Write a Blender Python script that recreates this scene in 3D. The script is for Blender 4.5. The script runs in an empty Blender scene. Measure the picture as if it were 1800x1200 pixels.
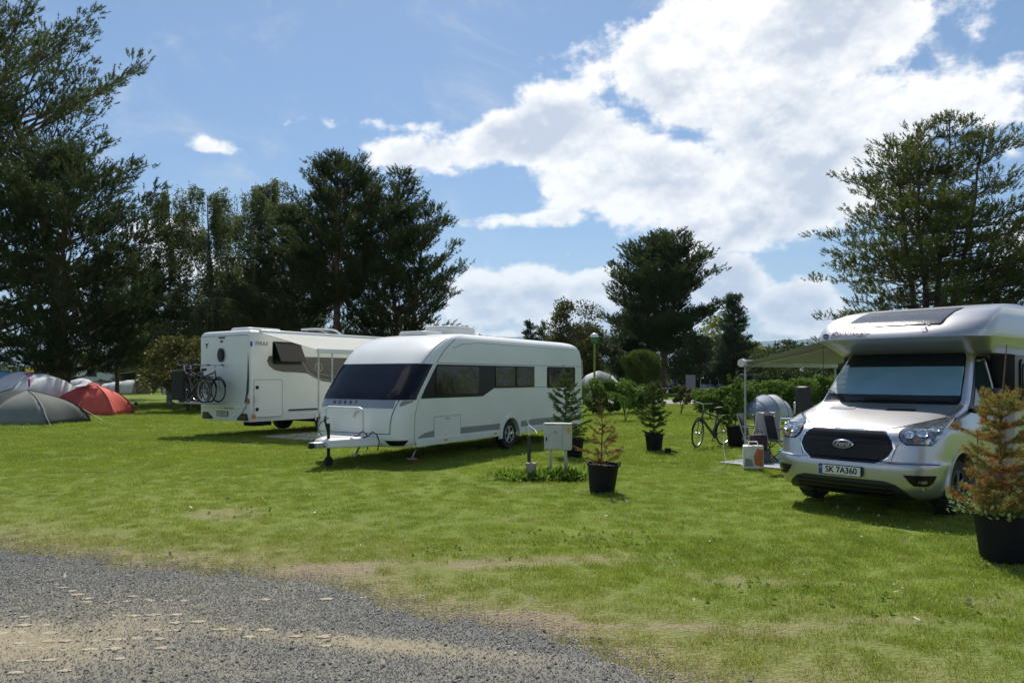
import bpy, bmesh, math, random
import numpy as np
from mathutils import Vector, Matrix
S = bpy.context.scene
COL = S.collection
R = math.radians
# ------------------------------------------------------------------ camera, world, sun, exposure
cd = bpy.data.cameras.new('camera'); cam = bpy.data.objects.new('camera', cd); COL.objects.link(cam)
cd.sensor_width = 36; cd.lens = 26; cd.shift_y = 62/1800
cd.clip_start = 0.05; cd.clip_end = 30000
cam.location = (0, 0, 1.7); cam.rotation_euler = (R(90), 0, 0)
S.camera = cam
S.view_settings.view_transform = 'Standard'; S.view_settings.look = 'None'
S.view_settings.exposure = 0.22; S.view_settings.gamma = 1; S.view_settings.use_curve_mapping = False
LD = Vector((0.06, -0.66, -1.0)).normalized()        # direction the sunlight travels
sd = bpy.data.lights.new('sun', 'SUN'); sd.energy = 5.0; sd.angle = R(0.53); sd.color = (1.0, 0.95, 0.86)
sun = bpy.data.objects.new('sun', sd); COL.objects.link(sun)
sun.rotation_euler = LD.to_track_quat('-Z', 'Y').to_euler()
SUN_EL = math.asin(-LD.z); SUN_AZ = math.atan2(-LD.x, -LD.y)
W = bpy.data.worlds.new('World'); S.world = W; W.use_nodes = True
def world_sky():
    nt = W.node_tree; N = nt.nodes; L = nt.links; N.clear()
    def nd(t, **k):
        n = N.new(t)
        for a, b in k.items(): setattr(n, a, b)
        return n
    def m(op, a, b=None, c=None, clamp=False):
        n = nd('ShaderNodeMath', operation=op, use_clamp=clamp)
        for i, v in enumerate((a, b, c)):
            if v is None: continue
            if isinstance(v, (int, float)): n.inputs[i].default_value = v
            else: L.new(v, n.inputs[i])
        return n.outputs[0]
    def ss(v, lo, hi, a=0.0, b=1.0):
        n = nd('ShaderNodeMapRange', interpolation_type='SMOOTHSTEP'); L.new(v, n.inputs[0])
        for i, q in zip((1, 2, 3, 4), (lo, hi, a, b)): n.inputs[i].default_value = q
        return n.outputs[0]
    def mixc(f, a, b):
        n = nd('ShaderNodeMix', data_type='RGBA'); 
        for i, v in ((0, f), (6, a), (7, b)):
            if isinstance(v, (int, float)): n.inputs[i].default_value = v
            elif isinstance(v, tuple): n.inputs[i].default_value = (*v, 1)
            else: L.new(v, n.inputs[i])
        return n.outputs[2]
    sky = nd('ShaderNodeTexSky', sky_type='NISHITA', sun_disc=False)
    sky.sun_elevation = SUN_EL; sky.sun_rotation = SUN_AZ
    sky.air_density = 1.0; sky.dust_density = 0.6; sky.ozone_density = 2.5
    tc = nd('ShaderNodeTexCoord'); sep = nd('ShaderNodeSeparateXYZ'); L.new(tc.outputs['Generated'], sep.inputs[0])
    X, Y, Z = sep.outputs
    az = m('ARCTAN2', X, Y); el = m('ARCSINE', Z)
    cmb = nd('ShaderNodeCombineXYZ')
    L.new(m('MULTIPLY', az, 1.0), cmb.inputs[0]); L.new(m('MULTIPLY', el, 1.35), cmb.inputs[1])
    def noise(scale, det, off=(0, 0, 0), rough=0.55, src=None, dist=0.0):
        mp = nd('ShaderNodeMapping'); L.new(src or cmb.outputs[0], mp.inputs[0]); mp.inputs['Location'].default_value = off
        n = nd('ShaderNodeTexNoise'); L.new(mp.outputs[0], n.inputs['Vector'])
        n.inputs['Scale'].default_value = scale; n.inputs['Detail'].default_value = det; n.inputs['Roughness'].default_value = rough
        n.inputs['Distortion'].default_value = dist
        return n.outputs[0]
    # cloud banks: (azimuth, elevation, half width, half height, weight) in degrees; they go on in all directions
    B = [(23, 24, 12, 5.5, 1.15), (15, 21.5, 7, 6, 1.1), (3, 17.6, 11, 2.6, 1.1), (11, 14.8, 13, 4.0, 1.2), (19, 12.5, 11, 3.6, 1.15),
         (29, 17, 7, 3, .7), (34, 27, 10, 2, .55), (22, 17, 13, 5.0, 1.1), (3, 12.1, 9, 1.2, .8), (-8, 18.5, 8, 1.1, .5), (1.5, 6.4, 3.5, 2.6, 1.1), (-2, 5.8, 3, 2.8, 1.0), (6.5, 6.3, 3.0, 2.2, 1.05),
         (16.5, 6.6, 4, 2.8, 1.1), (20.5, 5, 4, 2.6, 1.05), (9, 4, 9, 2, .8), (8, 1.2, 34, 2.6, .95), (-26, 10, 4, 2.2, .75), (-22, 16.0, 2.0, .8, .45),
         (-24.5, 8, 4, 2, .6), (-33, 6, 6, 3, .6), (-6, 16.4, 7, 2.2, .95), (28, 10.3, 4, 1.0, .55), (4.4, 9.5, .8, .8, .62), (38, 8, 6, 4, .7), (-2, 2, 10, 2.5, .7),
         (58, 20, 16, 9, .9), (80, 35, 18, 9, .9), (10, 44, 26, 7, .8), (-55, 14, 13, 5, .8), (-90, 25, 16, 8, .9), (-130, 18, 18, 8, .9),
         (130, 24, 18, 9, .9), (175, 20, 18, 8, .9), (-175, 20, 8, 8, .6), (60, 62, 30, 9, .8), (-100, 60, 30, 9, .7)]
    tot = None
    for a, e, w, h, k in B:
        dx = m('MULTIPLY', m('SUBTRACT', az, R(a)), 1/R(w)); dy = m('MULTIPLY', m('SUBTRACT', el, R(e)), 1/R(h))
        q = m('ADD', m('MULTIPLY', dx, dx), m('MULTIPLY', dy, dy))
        g = m('MULTIPLY', m('EXPONENT', m('MULTIPLY', q, -1.1)), k)
        tot = g if tot is None else m('MAXIMUM', tot, g)
    n1 = noise(5.2, 10, (3.1, .7, 0), .58, dist=.12)
    n2 = noise(14, 8, (1.2, 5.1, 2), .62)
    nn = m('ADD', m('MULTIPLY', n1, .72), m('MULTIPLY', n2, .28))
    d = m('ADD', m('MULTIPLY', tot, .70), m('MULTIPLY', m('SUBTRACT', nn, .5), 2.2))
    mask = ss(d, .26, .44)
    thick = ss(d, .36, .72)
    # relief: compare with the same noise a little higher up (towards the light)
    n1u = noise(5.2, 10, (3.1, .7+.03, 0), .58, dist=.12); n2u = noise(14, 8, (1.2, 5.1+.018, 2), .62)
    rel = m('ADD', m('MULTIPLY', m('SUBTRACT', n1, n1u), 3.4), m('MULTIPLY', m('SUBTRACT', n2, n2u), 2.4))
    shade = m('SUBTRACT', m('MULTIPLY', thick, ss(noise(3.0, 4, (7, 2, 1)), .36, .60, .15, .95)), rel, clamp=True)
    ccol = mixc(shade, (12.6, 12.4, 12.1), (6.9, 7.5, 8.6))
    wisp = m('MULTIPLY', ss(noise(5.5, 7, (9.2, 3.3, 4), .7, dist=.6), .50, .78), ss(el, .03, .3, 0, .55))
    vm = nd('ShaderNodeVectorMath', operation='MULTIPLY'); L.new(sky.outputs[0], vm.inputs[0]); vm.inputs[1].default_value = (.92, 1.05, 1.14)
    skyc = mixc(wisp, vm.outputs[0], (8, 8.3, 8.8))
    haze = mixc(ss(el, 0.0, .22, .55, .0), skyc, (6.6, 7.6, 8.9))
    col = mixc(mask, haze, ccol)
    bg = nd('ShaderNodeBackground'); bg.inputs['Strength'].default_value = 0.078
    L.new(col, bg.inputs[0]); out = nd('ShaderNodeOutputWorld'); L.new(bg.outputs[0], out.inputs[0])
world_sky()
# ------------------------------------------------------------------ helpers
rng = np.random.default_rng(7); random.seed(7)
def at(px, Y, z=0): return Vector(((px-900)/1300*Y, Y, z))
def zh(py, Y): return 1.7 + (662-py)*Y/1300
def fbm(x, y, s, oct=4, seed=0):
    x = np.asarray(x, float)*s; y = np.asarray(y, float)*s; o = 0; a = 1; t = 0
    for k in range(oct):
        xi = np.floor(x); yi = np.floor(y); fx = x-xi; fy = y-yi; fx = fx*fx*(3-2*fx); fy = fy*fy*(3-2*fy)
        def h(i, j):
            v = np.sin(i*127.1+j*311.7+seed*74.7+k*19.3)*43758.5453; return v-np.floor(v)
        v = (h(xi, yi)*(1-fx)+h(xi+1, yi)*fx)*(1-fy)+(h(xi, yi+1)*(1-fx)+h(xi+1, yi+1)*fx)*fy
        o = o+v*a; t += a; a *= .5; x = x*2.03; y = y*2.03
    return o/t
MATS = {}
def mat(name, c, rough=.5, metal=0, var=0, vs=3.0, c2=None, bump=0, bs=40, coat=0, trans=0, alpha=None, transl=0, spec=None, dirt=0, ior=None):
    m = bpy.data.materials.new(name); m.use_nodes = True; nt = m.node_tree; N = nt.nodes; L = nt.links
    b = N['Principled BSDF']; b.inputs['Base Color'].default_value = (*c, 1); b.inputs['Roughness'].default_value = rough
    b.inputs['Metallic'].default_value = metal; b.inputs['Coat Weight'].default_value = coat; b.inputs['Coat Roughness'].default_value = .06
    b.inputs['Transmission Weight'].default_value = trans
    if spec is not None: b.inputs['Specular IOR Level'].default_value = spec
    if alpha is not None: b.inputs['Alpha'].default_value = alpha
    if ior: b.inputs['IOR'].default_value = ior
    tc = N.new('ShaderNodeTexCoord')
    if var or c2:
        n = N.new('ShaderNodeTexNoise'); n.inputs['Scale'].default_value = vs; n.inputs['Detail'].default_value = 6; L.new(tc.outputs['Object'], n.inputs['Vector'])
        mr = N.new('ShaderNodeMapRange'); L.new(n.outputs[0], mr.inputs[0]); mr.inputs[1].default_value = .33; mr.inputs[2].default_value = .67
        mx = N.new('ShaderNodeMix'); mx.data_type = 'RGBA'; L.new(mr.outputs[0], mx.inputs[0])
        mx.inputs[6].default_value = (*[v*(1-var) for v in c], 1); mx.inputs[7].default_value = (*(c2 or [min(1, v*(1+var)) for v in c]), 1)
        L.new(mx.outputs[2], b.inputs['Base Color'])
        if dirt:
            r = N.new('ShaderNodeMapRange'); L.new(n.outputs[0], r.inputs[0]); r.inputs[3].default_value = rough-dirt; r.inputs[4].default_value = rough+dirt
            L.new(r.outputs[0], b.inputs['Roughness'])
    if bump:
        n2 = N.new('ShaderNodeTexNoise'); n2.inputs['Scale'].default_value = bs; n2.inputs['Detail'].default_value = 4; L.new(tc.outputs['Object'], n2.inputs['Vector'])
        bp = N.new('ShaderNodeBump'); bp.inputs['Strength'].default_value = bump; bp.inputs['Distance'].default_value = .02
        L.new(n2.outputs[0], bp.inputs['Height']); L.new(bp.outputs[0], b.inputs['Normal'])
    if transl:
        t = N.new('ShaderNodeBsdfTranslucent'); ms = N.new('ShaderNodeMixShader'); ms.inputs[0].default_value = transl
        src = b.inputs['Base Color'].links[0].from_socket if b.inputs['Base Color'].is_linked else None
        if src: L.new(src, t.inputs[0])
        else: t.inputs[0].default_value = (*c, 1)
        out = N['Material Output']; L.new(b.outputs[0], ms.inputs[1]); L.new(t.outputs[0], ms.inputs[2]); L.new(ms.outputs[0], out.inputs[0])
    MATS[name] = m; return m
class MB:
    def __init__(s): s.v = []; s.f = []; s.mk = []
    def add(s, vs, fs, M=None):
        o = len(s.v); s.mk.append((o, len(s.f)))
        s.v += [tuple(M @ Vector(p)) if M else tuple(p) for p in vs]; s.f += [tuple(i+o for i in f) for f in fs]; return s
    def box(s, c, d, M=None):
        x, y, z = c; a, b, e = d[0]/2, d[1]/2, d[2]/2
        return s.add([(x+i*a, y+j*b, z+k*e) for i in (-1, 1) for j in (-1, 1) for k in (-1, 1)],
                     [(0, 1, 3, 2), (4, 6, 7, 5), (0, 4, 5, 1), (2, 3, 7, 6), (0, 2, 6, 4), (1, 5, 7, 3)], M)
    def tube(s, pts, r, n=8, M=None, caps=True):
        pts = [Vector(p) for p in pts]; k = len(pts); rs = r if isinstance(r, (list, tuple)) else [r]*k
        vs = []; fs = []; up = None
        for i, p in enumerate(pts):
            t = (pts[min(i+1, k-1)]-pts[max(i-1, 0)]).normalized()
            if up is None: up = Vector((0, 0, 1)) if abs(t.z) < .9 else Vector((1, 0, 0))
            a = t.cross(up).normalized(); b = a.cross(t).normalized(); up = b
            for j in range(n):
                q = 2*math.pi*j/n; vs.append(p+(a*math.cos(q)+b*math.sin(q))*rs[i])
        for i in range(k-1):
            for j in range(n): fs.append((i*n+j, i*n+(j+1) % n, (i+1)*n+(j+1) % n, (i+1)*n+j))
        if caps: fs.append(tuple(range(n-1, -1, -1))); fs.append(tuple((k-1)*n+j for j in range(n)))
        return s.add(vs, fs, M)
    def lathe(s, prof, n=24, M=None, caps=True):      # prof (r, z) about z
        vs = [(r*math.cos(2*math.pi*j/n), r*math.sin(2*math.pi*j/n), z) for r, z in prof for j in range(n)]; k = len(prof)
        fs = [(i*n+j, i*n+(j+1) % n, (i+1)*n+(j+1) % n, (i+1)*n+j) for i in range(k-1) for j in range(n)]
        if caps: fs.append(tuple(range(n-1, -1, -1))); fs.append(tuple((k-1)*n+j for j in range(n)))
        return s.add(vs, fs, M)
    def prism(s, poly, x0, x1, M=None):               # poly in (y, z), extruded along x
        n = len(poly); vs = [(x0, a, b) for a, b in poly]+[(x1, a, b) for a, b in poly]
        return s.add(vs, [tuple(range(n-1, -1, -1)), tuple(range(n, 2*n))]+[(i, (i+1) % n, n+(i+1) % n, n+i) for i in range(n)], M)
    def ring(s, R0, r, n=32, m=6, M=None):            # torus about x axis
        vs = [(r*math.sin(2*math.pi*j/m), (R0+r*math.cos(2*math.pi*j/m))*math.cos(2*math.pi*i/n), (R0+r*math.cos(2*math.pi*j/m))*math.sin(2*math.pi*i/n)) for i in range(n) for j in range(m)]
        return s.add(vs, [(i*m+j, i*m+(j+1) % m, ((i+1) % n)*m+(j+1) % m, ((i+1) % n)*m+j) for i in range(n) for j in range(m)], M)
    def each(s, name, m, parent=None, smooth=35, bevel=0):      # one object for every added shape
        out = []; mk = s.mk+[(len(s.v), len(s.f))]
        for (a, b), (c, d) in zip(mk[:-1], mk[1:]):
            q = MB(); q.v = s.v[a:c]; q.f = [tuple(i-a for i in f) for f in s.f[b:d]]; out.append(q.done(name, m, parent, smooth, bevel))
        return out
    def done(s, name, m, parent=None, smooth=35, bevel=0):
        me = bpy.data.meshes.new(name); me.from_pydata(s.v, [], s.f); bm = bmesh.new(); bm.from_mesh(me)
        bmesh.ops.recalc_face_normals(bm, faces=bm.faces); bm.to_mesh(me); bm.free()
        return link(name, me, m, parent, smooth, bevel)
def link(name, me, m, parent=None, smooth=35, bevel=0):
    if m:
        for q in (m if isinstance(m, (list, tuple)) else [m]): me.materials.append(q)
    o = bpy.data.objects.new(name, me); COL.objects.link(o); o.parent = parent
    if smooth:
        me.shade_smooth()
        try: me.set_sharp_from_angle(angle=R(smooth))
        except Exception: pass
    if bevel:
        b = o.modifiers.new('b', 'BEVEL'); b.width = bevel; b.segments = 2; b.limit_method = 'ANGLE'
    return o
def tag(o, label=None, cat=None, group=None, kind=None):
    for k, v in (('label', label), ('category', cat), ('group', group), ('kind', kind)):
        if v: o[k] = v
    return o
def thing(name, loc=(0, 0, 0), rz=0, label=None, cat=None, group=None):
    o = bpy.data.objects.new(name, None); COL.objects.link(o); o.location = loc; o.rotation_euler = (0, 0, rz)
    o.empty_display_size = .2
    return tag(o, label, cat, group)
def copy_tree(o, parent=None):
    c = o.copy(); COL.objects.link(c); c.parent = parent
    for ch in [x for x in bpy.data.objects if x.parent == o and x != c]: copy_tree(ch, c)
    return c
def raw(name, v, f, m, parent=None, smooth=0):       # numpy arrays, all faces the same size
    me = bpy.data.meshes.new(name); k = f.shape[1]; n = len(f)
    me.vertices.add(len(v)); me.vertices.foreach_set('co', np.ascontiguousarray(v, dtype=np.float32).ravel())
    me.loops.add(n*k); me.loops.foreach_set('vertex_index', f.astype(np.int32).ravel())
    me.polygons.add(n); me.polygons.foreach_set('loop_start', np.arange(0, n*k, k, dtype=np.int32))
    try: me.polygons.foreach_set('loop_total', np.full(n, k, dtype=np.int32))
    except Exception: pass
    me.update(calc_edges=True)
    return link(name, me, m, parent, smooth)
def applied(o):
    dg = bpy.context.evaluated_depsgraph_get(); dg.update(); me = bpy.data.meshes.new_from_object(o.evaluated_get(dg))
    return me
def cut(o, cutters):
    for c in cutters:
        md = o.modifiers.new('c', 'BOOLEAN'); md.operation = 'DIFFERENCE'; md.object = c; md.solver = 'EXACT'
    me = applied(o); o.modifiers.clear(); o.data = me
    for c in cutters: bpy.data.objects.remove(c)
    me.shade_smooth(); me.set_sharp_from_angle(angle=R(30))
def text(name, s, size, m, parent, M, ext=.003, shear=0, sx=1, bold=0):
    cu = bpy.data.curves.new(name, 'FONT'); cu.body = s; cu.size = size; cu.extrude = ext; cu.align_x = 'CENTER'; cu.align_y = 'CENTER'; cu.shear = shear; cu.offset = bold
    t = bpy.data.objects.new('tmp', cu); COL.objects.link(t)
    me = applied(t); bpy.data.objects.remove(t)
    me.transform(Matrix.Scale(sx, 4, (1, 0, 0))); me.transform(M); me.materials.clear()
    return link(name, me, m, parent, 0)
class Shell:
    """body whose plan outline at every height is a rounded rectangle with its own nose position"""
    def __init__(s, lv, n=3.2, rear=None, rc=.12, lin=False):
        s.lin = lin; s.lv = np.array(lv, float); s.n = n; s.rear = np.array(rear, float); s.rc = rc
    def _i(s, z, A, c):
        xs = A[:, 0]; ys = A[:, c]; z = min(max(z, xs[0]), xs[-1]); i = min(max(int(np.searchsorted(xs, z))-1, 0), len(xs)-2)
        h = xs[i+1]-xs[i]; d = (ys[i+1]-ys[i])/h
        if s.lin: return float(ys[i]+d*(z-xs[i]))
        def sl(k):
            if k <= 0 or k >= len(xs)-1: return (ys[min(k+1, len(xs)-1)]-ys[max(k-1, 0)])/(xs[min(k+1, len(xs)-1)]-xs[max(k-1, 0)])
            a = (ys[k]-ys[k-1])/(xs[k]-xs[k-1]); b = (ys[k+1]-ys[k])/(xs[k+1]-xs[k])
            return 0 if a*b <= 0 else 2*a*b/(a+b)
        t = (z-xs[i])/h; m0 = sl(i)*h; m1 = sl(i+1)*h
        return (2*t**3-3*t*t+1)*ys[i]+(t**3-2*t*t+t)*m0+(-2*t**3+3*t*t)*ys[i+1]+(t**3-t*t)*m1
    def P(s, a, z, off=0):                            # a in [-1,1] across the nose
        f, w, c = (s._i(z, s.lv, k) for k in (1, 2, 3)); th = a*math.pi/2; e = 2/s.n
        p = Vector((w*math.copysign(abs(math.sin(th))**e, a), f+c*(1-abs(math.cos(th))**e), z))
        if off:
            d = 1e-3; q = s.P(min(a+d, 1), z)-s.P(max(a-d, -1), z); r = s.P(a, min(z+d, s.lv[-1, 0]))-s.P(a, max(z-d, s.lv[0, 0]))
            nn = q.cross(r)
            if nn.length > 1e-12: p += nn.normalized()*off
        return p
    def a_of(s, u, z):
        w = s._i(z, s.lv, 2); t = min(abs(u)/w, 1); return math.copysign(math.asin(t**(s.n/2))*2/math.pi, u)
    def mesh(s, name, m, parent, zs, K=40):
        vs = []; A = [math.copysign(1-(1-abs(q))**1.0, q) for q in np.linspace(-1, 1, K)]
        for z in zs:
            f, w, c = (s._i(z, s.lv, k) for k in (1, 2, 3)); r = s._i(z, s.rear, 1); e = 2/s.n
            row = [s.P(a, z) for a in A]; y0 = f+c; y1 = r-s.rc
            for t in (.25, .5, .75): row.append(Vector((w, y0+(y1-y0)*t, z)))
            for a in np.linspace(1, -1, 17):
                th = a*math.pi/2; row.append(Vector((w*math.copysign(abs(math.sin(th))**.4, a), y1+s.rc*abs(math.cos(th))**.4, z)))
            for t in (.75, .5, .25): row.append(Vector((-w, y0+(y1-y0)*t, z)))
            vs += row; n = len(row)
        fs = [(i*n+j, i*n+(j+1) % n, (i+1)*n+(j+1) % n, (i+1)*n+j) for i in range(len(zs)-1) for j in range(n)]
        fs += [tuple(range(n-1, -1, -1)), tuple((len(zs)-1)*n+j for j in range(n))]
        b = MB(); b.add(vs, fs); return b.done(name, m, parent, 30)
    def patch(s, name, m, parent, rows, off=.006, K=24, th=.012, byu=True, smooth=40):
        """rows: list of (z, left, right) across the nose, in metres (byu) or in a"""
        vs = []; fs = []; n = K
        for o_ in (off, off-th):
            for z, l, r in rows:
                if byu: l2, r2 = s.a_of(l, z), s.a_of(r, z)
                else: l2, r2 = l, r
                for q in np.linspace(l2, r2, K): vs.append(s.P(float(q), z, o_))
        k = len(rows); o2 = k*n
        for i in range(k-1):
            for j in range(n-1):
                fs.append((i*n+j, i*n+j+1, (i+1)*n+j+1, (i+1)*n+j)); fs.append((o2+i*n+j, o2+(i+1)*n+j, o2+(i+1)*n+j+1, o2+i*n+j+1))
        bd = [j for j in range(n)]+[i*n+n-1 for i in range(1, k)]+[(k-1)*n+j for j in range(n-2, -1, -1)]+[i*n for i in range(k-2, 0, -1)]
        for i in range(len(bd)):
            a, b = bd[i], bd[(i+1) % len(bd)]; fs.append((a, b, o2+b, o2+a))
        q = MB(); q.add(vs, fs); return q.done(name, m, parent, smooth)
    def line(s, mb, pts, r=.004, off=.001, byu=False):   # pts (a or u, z)
        P = []
        for (a0, z0), (a1, z1) in zip(pts[:-1], pts[1:]):
            for t in np.linspace(0, 1, 9)[:-1 if (a1, z1) != pts[-1] else None]:
                a = a0+(a1-a0)*t; z = z0+(z1-z0)*t; P.append(s.P(s.a_of(a, z) if byu else a, z, off))
        mb.tube(P, r, 5)
def interp_rows(prof, n=10):                          # prof (z, l, r) -> more rows
    p = np.array(prof, float); z = np.linspace(p[0, 0], p[-1, 0], n); z = np.unique(np.concatenate([z, p[:, 0]]))
    return [(float(q), float(np.interp(q, p[:, 0], p[:, 1])), float(np.interp(q, p[:, 0], p[:, 2]))) for q in z]
def rrect(y0, y1, z0, z1, r, n=4):
    P = []
    for cy, cz, a0 in ((y1-r, z1-r, 0), (y0+r, z1-r, 90), (y0+r, z0+r, 180), (y1-r, z0+r, 270)):
        for k in range(n+1):
            a = R(a0+90*k/n); P.append((cy+r*math.cos(a), cz+r*math.sin(a)))
    return P
def Fsid(y, z, x):   # text frame on a +x side (text reads towards +y)
    return Matrix.Translation((x, y, z)) @ Matrix(((0, 0, 1, 0), (1, 0, 0, 0), (0, 1, 0, 0), (0, 0, 0, 1)))
def Fback(x, z, y):  # text frame facing -y
    return Matrix.Translation((x, y, z)) @ Matrix(((1, 0, 0, 0), (0, 0, -1, 0), (0, 1, 0, 0), (0, 0, 0, 1)))
# ------------------------------------------------------------------ ground
bx = np.array([-60, -14, -5.1, -3.3, -1.66, -1.1, -.59, 0, .46, .8, 1.5, 3, 6, 20]); by = np.array([14, 9.6, 7.42, 6.64, 6.17, 5.75, 5.25, 5.0, 4.65, 4.25, 3.6, 3.1, 2.8, 2.0])
def edge(x): return np.interp(x, bx, by)
def dryness(x, y):
    d = y-edge(x)-.9*(fbm(x, y, 1.3, 4, 3)-.5)
    a = np.exp(-np.clip(d, 0, 50)/.6)*.85+.52*np.exp(-np.clip(d, 0, 50)/2.2)
    b = np.clip((fbm(x, y, .45, 5, 11)-.58)*2.2, 0, .5)*np.exp(-np.clip(d-1.5, 0, 50)/4)+np.clip((fbm(x, y, 1.9, 3, 5)-.64)*2.0, 0, .4)
    return np.clip(a*(.75+.5*fbm(x, y, 2.2, 3, 8))+b*.35, 0, 1)
def bare(x, y):
    d = y-edge(x)
    near = np.exp(-np.clip(d, 0, 9)/.5)
    s = .30*np.clip((fbm(x*.55, y*1.7, 1.6, 4, 21)-.46)*5, 0, 1)*near*2.0+np.clip((fbm(x*.5, y*1.6, 1.1, 4, 31)-.66)*9, 0, 1)*np.exp(-np.clip(d-1, 0, 9)/2.5)
    return np.clip(s, 0, 1)
def colour_nodes(m, build):
    m.use_nodes = True; nt = m.node_tree; N = nt.nodes; L = nt.links; b = N['Principled BSDF']
    def nd(t, **k):
        n = N.new(t)
        for a, q in k.items(): setattr(n, a, q)
        return n
    def mix(f, a, c):
        n = nd('ShaderNodeMix', data_type='RGBA')
        for i, v in ((0, f), (6, a), (7, c)):
            if isinstance(v, (int, float)): n.inputs[i].default_value = v
            elif isinstance(v, tuple): n.inputs[i].default_value = (*v, 1)
            else: L.new(v, n.inputs[i])
        return n.outputs[2]
    def noise(s, det=5, co='Object', lo=.35, hi=.65, rough=.55):
        t = nd('ShaderNodeTexCoord') if co == 'Object' else nd('ShaderNodeNewGeometry'); n = nd('ShaderNodeTexNoise'); n.inputs['Scale'].default_value = s; n.inputs['Detail'].default_value = det; n.inputs['Roughness'].default_value = rough
        L.new(t.outputs['Object' if co == 'Object' else 'Position'], n.inputs['Vector']); r = nd('ShaderNodeMapRange'); L.new(n.outputs[0], r.inputs[0]); r.inputs[1].default_value = lo; r.inputs[2].default_value = hi; return r.outputs[0]
    def attr(a): n = nd('ShaderNodeAttribute', attribute_name=a); return n.outputs['Fac']
    build(nd, mix, noise, attr, b, L, N)
gm = bpy.data.materials.new('lawn_soil')
def _b(nd, mix, noise, attr, b, L, N):
    g = mix(noise(.35, 6), (.130, .200, .030), (.205, .245, .035)); g = mix(noise(2.6, 6, lo=.4, hi=.7), g, (.11, .185, .012)); g = mix(noise(9, 5, lo=.45, hi=.8), g, (.19, .245, .026))
    g = mix(noise(40, 3, lo=.42, hi=.7), g, (.075, .115, .014))
    dr = mix(noise(14, 4), (.26, .23, .11), (.18, .175, .07)); g = mix(attr('dry'), g, dr)
    sa = mix(noise(30, 4), (.30, .24, .15), (.21, .175, .11)); g = mix(attr('bare'), g, sa)
    L.new(g, b.inputs['Base Color']); b.inputs['Roughness'].default_value = .95; b.inputs['Specular IOR Level'].default_value = .15
    n = nd('ShaderNodeTexNoise'); n.inputs['Scale'].default_value = 30; n.inputs['Detail'].default_value = 6; t = nd('ShaderNodeTexCoord'); L.new(t.outputs['Object'], n.inputs['Vector'])
    bp = nd('ShaderNodeBump'); bp.inputs['Strength'].default_value = .9; bp.inputs['Distance'].default_value = .05; L.new(n.outputs[0], bp.inputs['Height']); L.new(bp.outputs[0], b.inputs['Normal'])
colour_nodes(gm, _b)
def axis(lo, hi, core0, core1, step, n):
    a = list(np.arange(core0, core1, step)); g = np.geomspace(step, 1, 2)
    out = [core1+(hi-core1)*((i/n)**3) for i in range(1, n+1)]; neg = [core0-(core0-lo)*((i/n)**3) for i in range(n, 0, -1)]
    return np.array(neg+a+[core1]+out)
xs = axis(-9000, 9000, -14, 12, .12, 26); ys = axis(-300, 12000, 2, 22, .12, 30)
GX, GY = np.meshgrid(xs, ys, indexing='ij'); V = np.stack([GX.ravel(), GY.ravel(), np.zeros(GX.size)], 1)
V[:, 2] = (fbm(V[:, 0], V[:, 1], .8, 3, 2)-.5)*.02*np.exp(-(V[:, 0]**2+V[:, 1]**2)/900.)-.02
ny = len(ys); i, j = np.meshgrid(np.arange(len(xs)-1), np.arange(ny-1), indexing='ij'); a = (i*ny+j).ravel()
F = np.stack([a, a+ny, a+ny+1, a+1], 1)
lawn = raw('lawn', V, F, gm, None, 180); tag(lawn, kind='structure')
def set_attr(me, name, vals):
    at_ = me.attributes.new(name, 'FLOAT', 'POINT'); at_.data.foreach_set('value', np.asarray(vals, np.float32))
set_attr(lawn.data, 'dry', dryness(V[:, 0], V[:, 1])); set_attr(lawn.data, 'bare', bare(V[:, 0], V[:, 1]))
# gravel area
def sand(x, y):
    a = np.clip((fbm(x*.6, y*1.5, .8, 5, 41)-.50)*4.5, 0, 1)*.8
    # the worn sandy track in the near left corner, and a strip towards the middle
    g1 = .8*np.exp(-(((x+3.3)/1.25)**2+((y-4.75-.10*(x+3.3))/.60)**2)**1.3)
    g2 = np.exp(-(((x+.9)/1.1)**2+((y-4.75+.25*(x+.9))/.16)**2)**1.2)*.9
    g3 = np.exp(-(((x+1.9)/.9)**2+((y-4.35)/.25)**2)**1.2)*.4
    e = fbm(x, y, 3.0, 4, 43)
    return np.clip(a*.25+(g1*1.25+g2+g3)*(.45+1.0*e), 0, 1)
st = .055; gx = np.arange(-13, 5.5, st); gy = np.arange(-3, 11, st); A, Bm = np.meshgrid(gx, gy, indexing='ij')
x, y = A.ravel(), Bm.ravel(); inside = y < edge(x)+.55*(fbm(x, y, 1.1, 3, 51)-.5)+.28*(fbm(x, y, 6.0, 3, 52)-.5)
z = .004+(fbm(x, y, 1.0, 3, 2)-.5)*.015+.02*(fbm(x, y, 3, 3, 6)-.5)
zl = (fbm(x, y, .8, 3, 2)-.5)*.02*np.exp(-(x**2+y**2)/900.)-.02; z = zl+.006+.012*fbm(x, y, 9, 2, 6)
n_ = len(gy); i, j = np.meshgrid(np.arange(len(gx)-1), np.arange(n_-1), indexing='ij'); a = (i*n_+j).ravel(); a = a[inside[a] & inside[a+n_] & inside[a+1]]
F = np.stack([a, a+n_, a+n_+1, a+1], 1); used = np.unique(F); rm = np.full(len(x), -1); rm[used] = np.arange(len(used)); F = rm[F]; V = np.stack([x, y, z], 1)[used]
rm_ = bpy.data.materials.new('gravel')
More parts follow.
